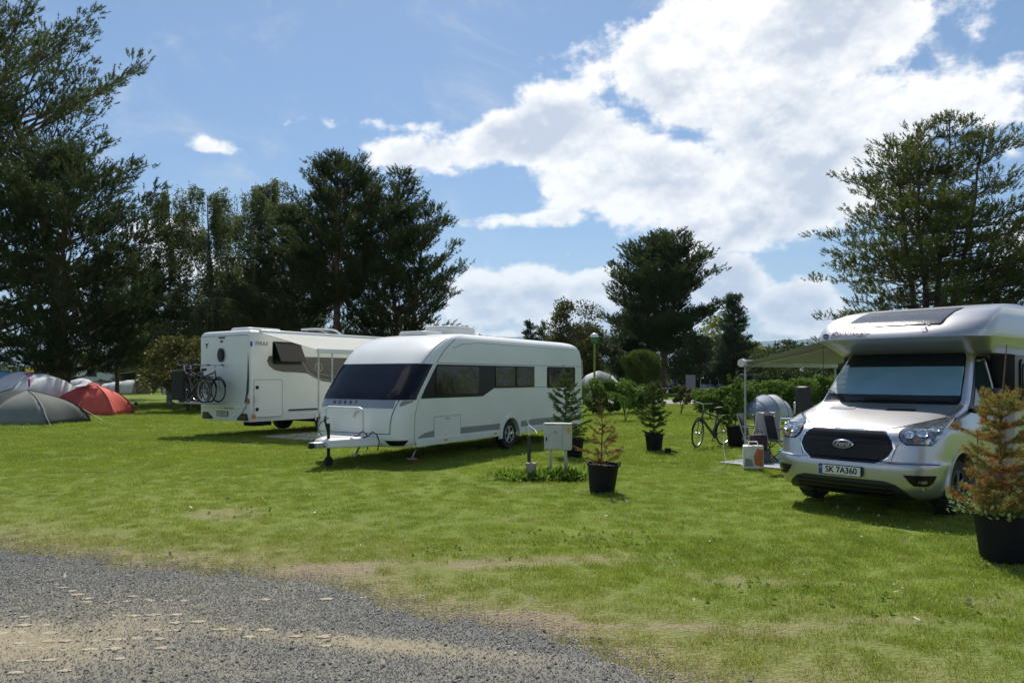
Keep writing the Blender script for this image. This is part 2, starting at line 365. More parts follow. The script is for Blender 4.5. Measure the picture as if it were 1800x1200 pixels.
def _b(nd, mix, noise, attr, b, L, N):
    t = nd('ShaderNodeTexCoord'); v = nd('ShaderNodeTexVoronoi'); v.inputs['Scale'].default_value = 75; L.new(t.outputs['Object'], v.inputs['Vector'])
    cr = nd('ShaderNodeValToRGB'); L.new(v.outputs['Color'], cr.inputs[0]); e = cr.color_ramp; e.elements[0].color = (.075, .078, .076, 1); e.elements[1].color = (.30, .30, .285, 1); q = e.elements.new(.6); q.color = (.15, .155, .15, 1)
    g = mix(noise(1.2, 5), cr.outputs[0], (.17, .17, .15)); g = mix(noise(5, 4, lo=.5, hi=.75), g, (.21, .20, .16))
    sa = mix(noise(25, 4), (.33, .28, .19), (.23, .20, .14)); g = mix(attr('sand'), g, sa)
    L.new(g, b.inputs['Base Color']); b.inputs['Roughness'].default_value = .95; b.inputs['Specular IOR Level'].default_value = .2
    bp = nd('ShaderNodeBump'); bp.inputs['Strength'].default_value = .7; bp.inputs['Distance'].default_value = .012; L.new(v.outputs['Distance'], bp.inputs['Height']); L.new(bp.outputs[0], b.inputs['Normal'])
colour_nodes(rm_, _b)
grav = raw('gravel_road', V, F, rm_, None, 180); tag(grav, kind='structure'); set_attr(grav.data, 'sand', sand(V[:, 0], V[:, 1]))
def lawn_z(x, y): return (fbm(x, y, .8, 3, 2)-.5)*.02*np.exp(-(x**2+y**2)/900.)-.02
# ------------------------------------------------------------------ instanced stuff (points in a mesh, geometry nodes)
HID = bpy.data.collections.new('sources')
def scatter(name, pts, scl, srcs, m, label, cat):
    sc = bpy.data.collections.new(name+'_src')
    for k, (v, f) in enumerate(srcs):
        me = bpy.data.meshes.new(name+'_piece'); me.from_pydata([tuple(q) for q in v], [], [tuple(q) for q in f]); me.materials.append(m); o = bpy.data.objects.new(name+'_piece', me); sc.objects.link(o)
    me = bpy.data.meshes.new(name); me.vertices.add(len(pts)); me.vertices.foreach_set('co', pts.astype(np.float32).ravel()); set_attr(me, 'scl', scl)
    me.materials.append(m)
    o = bpy.data.objects.new(name, me); COL.objects.link(o); tag(o, label, cat, kind='stuff')
    ng = bpy.data.node_groups.new(name, 'GeometryNodeTree'); ng.interface.new_socket('Geometry', in_out='INPUT', socket_type='NodeSocketGeometry'); ng.interface.new_socket('Geometry', in_out='OUTPUT', socket_type='NodeSocketGeometry')
    N = ng.nodes; L = ng.links; gi = N.new('NodeGroupInput'); go = N.new('NodeGroupOutput'); mp = N.new('GeometryNodeMeshToPoints'); ip = N.new('GeometryNodeInstanceOnPoints'); ci = N.new('GeometryNodeCollectionInfo')
    ci.inputs['Collection'].default_value = sc; ci.inputs['Separate Children'].default_value = True; ci.inputs['Reset Children'].default_value = True
    rv = N.new('FunctionNodeRandomValue'); rv.data_type = 'FLOAT_VECTOR'; rv.inputs[0].default_value = (-.12, -.12, 0); rv.inputs[1].default_value = (.12, .12, 6.283)
    na = N.new('GeometryNodeInputNamedAttribute'); na.data_type = 'FLOAT'; na.inputs['Name'].default_value = 'scl'
    L.new(gi.outputs[0], mp.inputs[0]); L.new(mp.outputs[0], ip.inputs['Points']); L.new(ci.outputs[0], ip.inputs['Instance']); ip.inputs['Pick Instance'].default_value = True
    L.new(rv.outputs[0], ip.inputs['Rotation']); L.new(na.outputs[0], ip.inputs['Scale']); L.new(ip.outputs[0], go.inputs[0])
    md = o.modifiers.new('scatter', 'NODES'); md.node_group = ng
    return o
def blades(n, rad, h, w, seed):
    r = np.random.default_rng(seed); v = []; f = []
    for k in range(n):
        a = r.uniform(0, 6.283); d = rad*math.sqrt(r.uniform()); x0, y0 = d*math.cos(a), d*math.sin(a); b = r.uniform(0, 6.283); hh = h*r.uniform(.45, 1.15); l = hh*r.uniform(.2, 1.1); c = r.uniform(0, 6.283); ww = w*r.uniform(.6, 1.2)
        px, py = math.cos(b)*ww/2, math.sin(b)*ww/2; lx, ly = math.cos(c)*l, math.sin(c)*l; i = len(v)
        v += [(x0-px, y0-py, -.01), (x0+px, y0+py, -.01), (x0+px*.7+lx*.35, y0+py*.7+ly*.35, hh*.6), (x0-px*.7+lx*.35, y0-py*.7+ly*.35, hh*.6), (x0+lx, y0+ly, hh)]; f += [(i, i+1, i+2, i+3), (i+3, i+2, i+4)]
    return v, f
def grass_mat(name, ca, cb, dry):
    m = bpy.data.materials.new(name)
    def _b(nd, mix, noise, attr, b, L, N):
        oi = nd('ShaderNodeObjectInfo'); g = mix(oi.outputs['Random'], ca, cb); g = mix(noise(.6, 5, 'P', .4, .62), g, tuple(v*.95 for v in ca)); g = mix(noise(.23, 4, 'P', .42, .80), g, (.30, .36, .03)); g = mix(noise(5.5, 4, 'P', .55, .8), g, dry); g = mix(noise(90, 2, 'P', .53, .66), g, (.36, .37, .07)); g = mix(noise(70, 2, 'P', .55, .66), g, (.07, .13, .012))
        L.new(g, b.inputs['Base Color']); b.inputs['Roughness'].default_value = .42; b.inputs['Specular IOR Level'].default_value = .35
        t = nd('ShaderNodeBsdfTranslucent'); ms = nd('ShaderNodeMixShader'); ms.inputs[0].default_value = .5; L.new(g, t.inputs[0]); out = N['Material Output']
        L.new(b.outputs[0], ms.inputs[1]); L.new(t.outputs[0], ms.inputs[2]); L.new(ms.outputs[0], out.inputs[0])
    colour_nodes(m, _b); return m
gmat = grass_mat('grass_blades', (.190, .280, .026), (.340, .425, .048), (.36, .36, .09))
dmat = grass_mat('dry_grass_blades', (.32, .32, .085), (.48, .43, .19), (.33, .35, .08))
def pts_field(ylo, yhi, dens, xm=.86, far=False):
    n = int(dens*(yhi-ylo)*(yhi+ylo)*xm); y = np.sqrt(rng.uniform(ylo**2, yhi**2, n)); x = rng.uniform(-xm, xm, n)*y; return x, y
gi_ = lambda x, y: y < edge(x)+.55*(fbm(x, y, 1.1, 3, 51)-.5)+.28*(fbm(x, y, 6.0, 3, 52)-.5)
P = []; D = []
for lo, hi, dn in ((3, 8, 95), (8, 14, 48), (14, 24, 30), (24, 45, 10)):
    x, y = pts_field(lo, hi, dn); ok = ~gi_(x, y)
    x, y = x[ok], y[ok]; dr = dryness(x, y); ba = bare(x, y); u = rng.uniform(size=len(x)); keep = u > ba*1.1; x, y, dr = x[keep], y[keep], dr[keep]
    isd = rng.uniform(size=len(x)) < dr*.85; s = (1.0 if lo < 14 else 1.5 if lo < 24 else 2.2)*rng.uniform(.7, 1.15, len(x))*(1-.35*dr)*(.9+.2*fbm(x, y, .9, 3, 61))
    arr = np.stack([x, y, lawn_z(x, y), s], 1); P.append(arr[~isd]); D.append(arr[isd])
P = np.concatenate(P); D = np.concatenate(D)
# a few green tufts growing through the gravel
x, y = pts_field(3.6, 8, 34); ok = gi_(x, y) & (fbm(x, y, 1.5, 3, 71) > .56); x, y = x[ok], y[ok]; P = np.concatenate([P, np.stack([x, y, lawn_z(x, y), np.full(len(x), .55)], 1)])
scatter('grass', P[:, :3], P[:, 3], [blades(62, .115, .040, .0050, s) for s in range(4)], gmat, 'short mown green grass covering the campsite lawn', 'grass')
scatter('dry_grass', D[:, :3], D[:, 3], [blades(60, .115, .035, .0048, s+9) for s in range(3)], dmat, 'straw coloured dry grass near the gravel edge', 'dry grass')
# gravel stones
r_ = np.random.default_rng(5); src = []
for k in range(5):
    bm = bmesh.new(); bmesh.ops.create_icosphere(bm, subdivisions=1, radius=1)
    v = [np.array(q.co)*r_.uniform(.65, 1.25)*np.array([1, .8, .55]) for q in bm.verts]; f = [[q.index for q in fa.verts] for fa in bm.faces]; bm.free(); src.append((v, f))
smat = bpy.data.materials.new('stone_chips')
def _b(nd, mix, noise, attr, b, L, N):
    oi = nd('ShaderNodeObjectInfo'); cr = nd('ShaderNodeValToRGB'); L.new(oi.outputs['Random'], cr.inputs[0]); e = cr.color_ramp
    e.elements[0].color = (.090, .092, .090, 1); e.elements[1].color = (.40, .38, .34, 1)
    for p_, c_ in ((.35, (.150, .150, .145)), (.75, (.25, .245, .23)), (.92, (.34, .325, .28))): q = e.elements.new(p_); q.color = (*c_, 1)
    L.new(cr.outputs[0], b.inputs['Base Color']); b.inputs['Roughness'].default_value = .95; b.inputs['Specular IOR Level'].default_value = .1
colour_nodes(smat, _b)
x = rng.uniform(-7.5, 2.2, 330000); y = rng.uniform(3.3, 9.3, 330000); ok = gi_(x, y-.10-.5*np.random.default_rng(3).exponential(.35, len(x))) & (np.abs(x) < .8*y+.3) & (rng.uniform(size=len(x)) > sand(x, y)*.93) & (rng.uniform(size=len(x)) < np.clip(6/y, .3, 1.2)); x, y = x[ok], y[ok]
scatter('gravel_stones', np.stack([x, y, lawn_z(x, y)+.012+.012*fbm(x, y, 9, 2, 6)], 1), rng.uniform(.0030, .0066, len(x))*np.where(rng.uniform(size=len(x)) > .985, 2.4, 1), src, smat, 'loose blue grey gravel stones covering the camp road', 'gravel')
# pressed sandy tyre tread lumps on the near track
x = []; y = []
for row in range(9):
    for k in range(26):
        x.append(-4.9+k*.145+row*.05+rng.normal(0, .02)); y.append(4.15+row*.17+.03*k*.3+rng.normal(0, .012))
for k in range(8): x.append(-4.0+k*.12); y.append(6.3-k*.10)
for k in range(7): x.append(-2.95+k*.15); y.append(5.75-k*.09)
x = np.array(x); y = np.array(y); ok = gi_(x, y) & ((sand(x, y) > .40) | (y > 5.6)) & (rng.uniform(size=len(x)) < .6); x, y = x[ok], y[ok]
bm = bmesh.new(); bmesh.ops.create_icosphere(bm, subdivisions=2, radius=1); lv = [np.array(q.co)*np.array([1.3, .55, .22])*(1+.12*math.sin(q.co.x*5+q.co.y*3)) for q in bm.verts]; lf = [[q.index for q in fa.verts] for fa in bm.faces]; bm.free()
V = []; F = []
for a, b in zip(x, y):
    o = len(V); s = random.uniform(.028, .045); zz = float(lawn_z(a, b))+.014; V += [(a+q[0]*s+q[1]*s*.4, b+q[1]*s*1.3, zz+q[2]*s*.6) for q in lv]; F += [[k+o for k in f] for f in lf]
q = MB(); q.add(V, F); o = q.done('tyre_tread_lumps', mat('sand_lump', (.36, .31, .215), .95, var=.15, vs=20, bump=.4, bs=60), None, 60); tag(o, 'pale sandy lumps left by tyre treads on the gravel', 'sand', kind='stuff')
# path beyond the hedge
pm = mat('path_asphalt', (.26, .25, .24), .9, var=.12, vs=1.5, bump=.2, bs=60)
q = MB(); n = 30; vs = []
for k in range(n+1):
    X = -60+k*5.0; vs += [(X, 45.5+.02*X+.8*math.sin(X*.07), .02), (X, 52.5+.02*X+.8*math.sin(X*.07), .02), (X, 45.5+.02*X+.8*math.sin(X*.07), -.1), (X, 52.5+.02*X+.8*math.sin(X*.07), -.1)]
q.add([v for v in vs if v[0] > -5], [(k*4, k*4+4, k*4+5, k*4+1) for k in range(len([v for v in vs if v[0] > -5])//4-1)]+[(k*4, k*4+2, k*4+6, k*4+4) for k in range(len([v for v in vs if v[0] > -5])//4-1)])
tag(q.done('path', pm, None, 60), kind='structure')
# far hills
hm = mat('hill_forest', (.045, .062, .04), .95, var=.25, vs=.004)
def hills(y0, hmax, seed, name):
    xs = np.linspace(-9000, 9000, 200); V = []; 
    for k, (dy, f) in enumerate(((0, 0), (500, .55), (1000, 1), (1700, .6), (2500, 0))):
        for X in xs: V.append((X, y0+dy, max(0, hmax*f*(.25+1.1*float(fbm(X, seed*10., .00035, 4, seed)))+ (60*(float(fbm(X, k*9., .002, 3, seed))-.5) if f else 0))-.5))
    n = 200; F = [(k*n+i, k*n+i+1, (k+1)*n+i+1, (k+1)*n+i) for k in range(4) for i in range(n-1)]
    q = MB(); q.add(V, F); o = q.done(name, hm, None, 180); tag(o, kind='structure')
hills(6500, 260, 3, 'hills'); hills(9000, 560, 9, 'mountains')
# ------------------------------------------------------------------ foliage
def fol(name, c, c2, transl=.3, vs=.9, rough=.6):
    return mat(name, c, rough, c2=c2, vs=vs, transl=transl, spec=.25)
fol('pine_dark', (.036, .060, .022), (.078, .105, .028), .38)
fol('pine_green', (.050, .080, .026), (.105, .135, .034), .38)
fol('white_pine', (.060, .090, .024), (.145, .160, .036), .4)
fol('spruce_dark', (.030, .056, .028), (.055, .085, .036), .3)
fol('birch_leaf', (.085, .125, .028), (.155, .18, .045), .45)
fol('yellow_leaf', (.17, .20, .02), (.25, .26, .03), .4)
fol('bush_leaf', (.07, .14, .018), (.15, .23, .030), .4, 3)
fol('olive_leaf', (.06, .08, .018), (.14, .13, .03), .35)
fol('thuja', (.07, .11, .025), (.12, .16, .035), .3, 2)
fol('sapling_green', (.06, .11, .022), (.13, .18, .035), .35, 5)
fol('sapling_dry', (.32, .15, .05), (.20, .17, .045), .3, 6)
fol('sapling_orange', (.42, .18, .05), (.20, .27, .06), .4, 3.2)
fol('ivy', (.12, .24, .05), (.32, .40, .17), .3, 12, .3)
mat('bark', (.085, .065, .05), .95, var=.3, vs=6, bump=.5, bs=20)
mat('bark_red', (.13, .075, .045), .95, var=.3, vs=5, bump=.5, bs=20)
mat('bark_birch', (.30, .29, .26), .9, var=.5, vs=4)
def needles(C, Dv, n, ln, w, spread, r, flat=1.0):
    """C centres (k,3), Dv outward directions; n triangles each"""
    k = len(C); c = np.repeat(C, n, 0); d = np.repeat(Dv, n, 0)+r.normal(0, spread, (k*n, 3)); d /= np.linalg.norm(d, axis=1)[:, None]+1e-9
    s = np.cross(d, r.normal(0, 1, (k*n, 3))); s /= np.linalg.norm(s, axis=1)[:, None]+1e-9
    L_ = (ln*r.uniform(.6, 1.2, k*n))[:, None]; w_ = (w*r.uniform(.7, 1.2, k*n))[:, None]
    V = np.stack([c-s*w_/2, c+s*w_/2, c+d*L_], 1).reshape(-1, 3); F = np.arange(len(V)).reshape(-1, 3); return V, F
def leaves(C, r, size, droop=0):
    k = len(C); a = r.normal(0, 1, (k, 3)); a[:, 2] -= droop; a /= np.linalg.norm(a, axis=1)[:, None]; b = np.cross(a, r.normal(0, 1, (k, 3))); b /= np.linalg.norm(b, axis=1)[:, None]
    s = (size*r.uniform(.6, 1.3, k))[:, None]
    V = np.stack([C-a*s*.5, C+b*s*.32, C+a*s*.6, C-b*s*.32], 1).reshape(-1, 3); return V, np.arange(len(V)).reshape(-1, 4)
def wood(name, paths, m, parent):
    q = MB()
    for pts, r0, r1, n in paths:
        k = len(pts); q.tube(pts, [r0+(r1-r0)*i/(k-1) for i in range(k)], n, caps=False)
    return q.done(name, m, parent, 60)
def bend(p, d, L, r, n=5, up=0, wob=.12):
    pts = [np.array(p, float)]; d = np.array(d, float); d /= np.linalg.norm(d)
    for k in range(n):
        d = d+r.normal(0, wob, 3)*.6+np.array([0, 0, up/n]); d /= np.linalg.norm(d); pts.append(pts[-1]+d*L/n)
    return pts
def pine(loc, H, R0, label, seed, leaf='pine_dark', bark='bark_red', base=.12, stems=((0, 0, 1),), nb=70, top=.35, pads=6, padr=.55, ln=.26, w=.05, cnt=70, name='pine_tree', group=None, shape='pine', lean=(0, 0), dens=1.0, lim_side=None, tr=.018, up=.35, gap=0):
    r = np.random.default_rng(seed); t = thing(name, loc, 0, label, 'tree', group); paths = []; PC = []; PD = []
    for (sx, sy, hs) in stems:
        h = H*hs; tp = [np.array([sx*.15, sy*.15, 0.])]
        for k in range(1, 9):
            f = k/8; tp.append(np.array([sx*(.15+.85*f)+lean[0]*f**2.5+r.normal(0, .012)*h*.5, sy*(.15+.85*f)+lean[1]*f**2.5+r.normal(0, .012)*h*.5, h*f]))
        rr = H*tr*(.6+.4*hs)/(1 if len(stems) == 1 else 1.35); paths.append((tp, rr, rr*.12, 8))
        T = np.array(tp)
        for b in range(int(nb*hs)):
            f = base+(1-base)*(b+r.uniform(0, 1))/(nb*hs); f = min(f, .985); z = f*h
            if gap and r.uniform() < gap*(.6-.4*f): continue
            c = np.array([np.interp(f, np.linspace(0, 1, 9), T[:, i]) for i in range(3)]); a = r.uniform(0, 6.283)
            if shape == 'cone': L_ = R0*(1-f)**.85*r.uniform(.8, 1.1)+.25
            elif shape == 'wide': g = (f-base)/(1-base); L_ = R0*(.95-.35*g-.55*g**4)*r.uniform(.55, 1.15)
            else: g = (f-base)/(1-base); L_ = R0*(math.sin(math.pi*min(.98, (g*.80+.22)))**.75)*r.uniform(.55, 1.18)
            if len(stems) > 1: L_ *= .8
            el = {'cone': -.12+.5*f, 'wide': -.08+.30*f, 'pine': .05+.65*f}[shape]+r.normal(0, .10)
            d = [math.cos(a)*math.cos(el), math.sin(a)*math.cos(el), math.sin(el)]
            if lim_side and d[0]*lim_side[0]+d[1]*lim_side[1] > 0: L_ *= lim_side[2]
            bp = bend(c, d, L_, r, 5, up if shape != 'cone' else .25); paths.append((bp, rr*.28*(1-f*.6), .008, 4)); BP = np.array(bp)
            np_ = max(2, int(pads*L_/R0*1.3)) if shape != 'cone' else max(3, int(L_*4))
            for k in range(np_):
                q = (.30 if shape != 'cone' else .12)+(.72 if shape != 'cone' else .88)*(k+r.uniform(0, 1))/np_; q = min(q, 1.0)
                cc = np.array([np.interp(q, np.linspace(0, 1, 6), BP[:, i]) for i in range(3)]); out = np.array([d[0], d[1], 0])
                side = np.array([-d[1], d[0], 0]); off = r.normal(0, .16*L_*(1.15-q)+.08)
                PC.append(cc+side*off+np.array([0, 0, r.normal(.05, .10)])); PD.append(out*.7+side*np.sign(off)*.5+np.array([0, 0, .45 if shape != 'cone' else .05]))
    PC = np.array(PC); PD = np.array(PD); k = len(PC); m_n = int(10*dens); sub = 7
    # each pad is a flattened cluster of small twig tufts
    off = r.normal(0, 1, (k*sub, 3)); off /= (np.linalg.norm(off, axis=1)[:, None]+1e-9)/(r.uniform(0, 1, (k*sub, 1))**.45); off *= np.array([padr, padr, padr*(.26 if shape == 'wide' else .38)]); C = np.repeat(PC, sub, 0)+off*np.repeat(r.uniform(.65, 1.25, k), sub)[:, None]
    Dd = np.repeat(PD, sub, 0)*.7+off*.9
    Dd[:, 2] += .35; Dd /= np.linalg.norm(Dd, axis=1)[:, None]+1e-9; nn = max(4, int(cnt*dens*1.14/sub)); tw = np.repeat(C, nn, 0)+np.repeat(Dd, nn, 0)*(r.uniform(-.3, .75, (len(C)*nn, 1))*ln*1.5)
    V, F = needles(tw, np.repeat(Dd, nn, 0)*.9, 1, ln*.75, w*.95, .55, r)
    raw('crown', V, F, MATS[leaf], t); wood('trunk', paths, MATS[bark], t)
    return t
def broadleaf(loc, H, R0, label, seed, leaf='birch_leaf', bark='bark', n=26, size=.16, cnt=420, base=.25, name='deciduous_tree', group=None, flat=.8, cat='tree', stems=1):
    r = np.random.default_rng(seed); t = thing(name, loc, 0, label, cat, group); paths = []; C = []
    cz = H*(base+(1-base)*.5); rz = H*(1-base)/2
    for s in range(stems): a0 = r.uniform(0, 6.28); tp = bend((0, 0, 0), (.12*math.cos(a0)*(stems > 1)*2, .12*math.sin(a0)*(stems > 1)*2, 1), H*.75, r, 6, 0, .05); paths.append((tp, H*.022/stems**.5, H*.004, 7))
    T = np.array(tp)
    for b in range(n):
        d = r.normal(0, 1, 3); d /= np.linalg.norm(d); q = r.uniform(.35, .95)**.6; c = np.array([d[0]*R0*q, d[1]*R0*q, cz+d[2]*rz*q]); i = r.integers(1, 6); s = T[min(i, 6)]
        paths.append(([s, (s+c)/2+np.array([0, 0, -.06*H*r.uniform(0, 1)]), c], H*.006, .01, 4)); pr = R0*r.uniform(.28, .48)
        o = r.normal(0, 1, (cnt, 3)); o /= np.linalg.norm(o, axis=1)[:, None]/(r.uniform(0, 1, (cnt, 1))**.4); C.append(c+o*np.array([pr, pr, pr*flat]))
    V, F = leaves(np.concatenate(C), r, size); raw('crown', V, F, MATS[leaf], t); wood('trunk', paths, MATS[bark], t); return t
def birch(loc, H, R0, label, seed, group=None, stems=1, nb=46, leafn=70):
    r = np.random.default_rng(seed); t = thing('birch_tree', loc, 0, label, 'tree', group); paths = []; C = []
    tp = bend((0, 0, 0), (r.normal(0, .03), 0, 1), H*.93, r, 8, .2, .03); T = np.array(tp); paths.append((tp, H*.013, .02, 7))
    for b in range(nb):
        f = .22+.78*(b+r.uniform())/nb; f = min(f, .99); c = np.array([np.interp(f, np.linspace(0, 1, 9), T[:, i]) for i in range(3)]); a = r.uniform(0, 6.283); g = (f-.22)/.78
        L_ = R0*(1-.72*g**1.6)*r.uniform(.6, 1.1); bp = bend(c, (math.cos(a), math.sin(a), .9), L_*1.25, r, 6, -.9, .12); paths.append((bp, .045*(1-f*.6), .008, 4)); BP = np.array(bp)
        for k in range(9):
            q = .25+.75*(k+r.uniform())/9; s = np.array([np.interp(q, np.linspace(0, 1, 7), BP[:, i]) for i in range(3)]); dl = r.uniform(.5, 2.4)*(1 if H > 8 else .5)
            sp = [s, s+np.array([r.normal(0, .1), r.normal(0, .1), -dl*.5]), s+np.array([r.normal(0, .14), r.normal(0, .14), -dl])]; paths.append((sp, .008, .004, 3))
            u = r.uniform(0, 1, leafn); P0 = np.array(sp); C.append(np.stack([np.interp(u, [0, .5, 1], P0[:, i]) for i in range(3)], 1)+r.normal(0, .10, (leafn, 3)))
    V, F = leaves(np.concatenate(C), r, .115, 1.2); raw('crown', V, F, MATS['birch_leaf'], t); wood('trunk', paths, MATS['bark_birch'], t); return t
# ------------------------------------------------------------------ materials
mat('gelcoat', (.72, .73, .71), .32, var=.05, vs=1.2, coat=.4, dirt=.07)
mat('gelcoat_warm', (.66, .65, .62), .38, var=.05, vs=2)
mat('panel_white', (.74, .75, .71), .42, var=.04, vs=.9, coat=.25, bump=.04, bs=7)
mat('band_grey', (.24, .27, .33), .4, coat=.3)
mat('stripe_grey', (.24, .255, .26), .45)
mat('silver_paint', (.50, .50, .525), .34, metal=.85, var=.04, vs=3, coat=.8)
mat('silver_shell', (.46, .46, .475), .38, metal=.7, var=.04, vs=2, coat=.5)
mat('dark_glass', (.004, .004, .007), .10, spec=.32, c2=(.010, .009, .015), vs=1.2)
mat('side_glass', (.008, .006, .006), .12, c2=(.020, .012, .011), vs=2.2, bump=.7, bs=1.6, spec=.5)
mat('black_plastic', (.018, .018, .02), .5)
mat('gloss_black', (.005, .005, .006), .3, spec=.3)
mat('rubber', (.022, .022, .022), .85, var=.2, vs=12)
mat('alloy', (.55, .55, .56), .32, metal=.8)
mat('dark_alloy', (.12, .12, .13), .4, metal=.7)
mat('chrome', (.75, .76, .78), .12, metal=1)
mat('galv', (.45, .46, .46), .45, metal=.7, var=.15, vs=9)
mat('white_metal', (.68, .68, .66), .45)
mat('seam', (.05, .05, .055), .8)
mat('underbody', (.02, .02, .02), .9)
mat('lamp_red', (.25, .02, .02), .3)
mat('lamp_dark', (.05, .012, .012), .25)
mat('lamp_amber', (.6, .2, .03), .3)
mat('lens_clear', (.22, .24, .26), .1, metal=.7, coat=1, var=.6, vs=22)
mat('brown_band', (.10, .088, .078), .4, coat=.3)
mat('gold_line', (.34, .32, .28), .45)
mat('canvas_white', (.93, .93, .91), .8, transl=.72)
mat('canvas_grey', (.36, .36, .33), .8, transl=.25)
mat('blind_blue', (.38, .68, .85), .5, var=.08, vs=3, bump=.4, bs=5)
mat('blind_white', (.72, .85, .82), .5, var=.1, vs=8)
mat('windscreen', (.02, .03, .04), .03, alpha=.2, spec=.6)
mat('letter_dark', (.03, .035, .06), .5)
mat('letter_grey', (.25, .26, .3), .4)
mat('plate_white', (.72, .72, .70), .5)
mat('plate_yellow', (.55, .52, .40), .5)
mat('plate_blue', (.02, .06, .35), .5)
mat('badge_blue', (.01, .03, .14), .2, coat=1)
mat('concrete', (.30, .29, .27), .9, var=.2, vs=8, bump=.3, bs=30)
mat('red_mark', (.35, .04, .05), .4)
m_ = MATS
# ------------------------------------------------------------------ wheels
def wheel(name, parent, loc, r=.33, w=.21, side=1, rimm='alloy', rim=.62, spokes=5):
    t = MB(); X = Matrix.Translation(loc)
    Y = X @ Matrix.Rotation(R(90), 4, 'Y')
    t.lathe([(r*rim, -w*.5), (r*.93, -w*.5), (r*.985, -w*.38), (r, -w*.2), (r, w*.2), (r*.985, w*.38), (r*.93, w*.5), (r*rim, w*.5)], 40, Y, caps=False)
    for k in range(40):
        a = 2*math.pi*k/40; t.box((0, 0, r+.002), (w*.8, .012, .008), X @ Matrix.Rotation(a, 4, 'X'))
    ty = t.done(name+'_tyre' if False else 'wheel', m_['rubber'], parent)
    d = MB(); s = side
    d.lathe([(.001, s*w*.18), (r*rim*.98, s*w*.2), (r*rim, s*w*.46), (r*rim*.9, s*w*.47), (r*rim*.86, s*w*.3)], 36, Y, caps=False)
    d.done('rim_well', m_['gloss_black'], ty)
    b = MB()
    b.ring(r*rim*.93, r*.035, 36, 6, X @ Matrix.Translation((s*w*.46, 0, 0)))
    for k in range(spokes):
        for q in (-.16, .16):
            a = 2*math.pi*k/spokes+q; Q = X @ Matrix.Rotation(a, 4, 'X')
            b.tube([(s*w*.40, 0, r*.08), (s*w*.45, 0, r*rim*.92)], [r*.07, r*.045], 5, Q)
    b.lathe([(.001, s*w*.5), (r*.13, s*w*.48), (r*.15, s*w*.36)], 16, Y)
    b.done('rim', m_[rimm], ty)
    return ty
# ------------------------------------------------------------------ white touring caravan
CAX = math.atan2(-.507, .862)
cv = thing('caravan', (-2.85, 15.03, 0), CAX, 'white touring caravan with a dark wraparound front window and its hitch pointing left', 'caravan')
clv = [(.36, -.42, 1.10, .40), (.42, -.5, 1.14, .42), (.55, -.53, 1.15, .45), (.9, -.51, 1.15, .45), (1.25, -.38, 1.15, .45), (1.6, -.12, 1.15, .45),
       (1.95, .17, 1.15, .45), (2.2, .42, 1.147, .45), (2.4, .72, 1.13, .45), (2.52, 1.0, 1.095, .45), (2.59, 1.35, 1.03, .42), (2.635, 1.75, .92, .4), (2.655, 2.2, .7, .35)]
crr = [(.36, 7.55), (.5, 7.62), (1.2, 7.66), (2.1, 7.62), (2.35, 7.55), (2.52, 7.4), (2.6, 7.2), (2.655, 6.6)]
SC = Shell(clv, 3.9, crr, .14)
body = SC.mesh('body', m_['panel_white'], cv, list(np.linspace(.36, 2.3, 28))+list(np.linspace(2.34, 2.655, 16)))
c1 = MB(); c1.lathe([(.41, .75), (.41, 1.3)], 40, Matrix.Translation((0, 3.6, .33)) @ Matrix.Rotation(R(90), 4, 'Y')); c1 = c1.done('tmp', None)
c2 = MB(); c2.lathe([(.41, .75), (.41, 1.3)], 40, Matrix.Translation((0, 3.6, .33)) @ Matrix.Rotation(R(-90), 4, 'Y')); c2 = c2.done('tmp', None)
c1.parent = c2.parent = cv; bpy.context.view_layer.update(); cut(body, [c1, c2])
# front shell in brighter gelcoat above the window
SC.patch('front_cap', m_['gelcoat'], cv, [(z, -1, 1) for z in np.linspace(1.97, 2.60, 18)], .004, 40, .01, byu=False)
SC.patch('front_window', m_['dark_glass'], cv, [(z, -.93, .965) for z in np.linspace(1.25, 1.955, 10)], .012, 44, .02, byu=False)
SC.patch('name_band', m_['band_grey'], cv, [(z, -.93, .42+.0*z) for z in np.linspace(1.09, 1.245, 4)], .008, 30, .012, byu=False)
p = SC.patch('corner_reflector', m_['stripe_grey'], cv, [(1.13, .55, .60), (1.16, .55, .72), (1.20, .56, .88), (1.235, .6, .92)], .008, 16, .012, byu=False)
q = MB()
SC.line(q, [(-.9, .60), (.40, .60)], .007); SC.line(q, [(.40, .60), (.40, .8), (.43, 1.0), (.50, 1.25)], .008)
SC.line(q, [(1.0, .44), (1.0, 1.25)], .005); SC.line(q, [(1.0, 1.97), (1.0, 2.5)], .006, .006); SC.line(q, [(.62, 1.97), (.70, 2.3), (.78, 2.5)], .005, .006)
q.each('panel_seam', m_['seam'], cv)
q = MB(); SC.line(q, [(1.0, 1.24), (1.0, 1.98)], .016, .012); q.done('window_trim', m_['white_metal'], cv)
# lower bumper lip and air opening
SC.patch('bumper', m_['gelcoat'], cv, [(z, -.99, .99) for z in (.37, .42, .47, .52)], .03, 40, .04, byu=False)
SC.patch('air_opening', m_['gloss_black'], cv, [(.405, .40, .74), (.43, .36, .80), (.47, .32, .86), (.485, .31, .87)], .036, 16, .01, byu=False)
for i, ch in enumerate('HOBBY'):
    u = -.62+i*.145; a = SC.a_of(u, 1.185); pp = SC.P(a, 1.185, .011); pq = SC.P(SC.a_of(u+.02, 1.185), 1.185, .011); pr = SC.P(a, 1.21, .011)
    ex = (pq-pp).normalized(); ez = (pr-pp).normalized(); en = ex.cross(ez)
    M = Matrix.Translation(pp) @ Matrix((ex, ez, en)).transposed().to_4x4()
    text('letter', ch, .10, m_['letter_dark'], cv, M, .003, bold=.003)
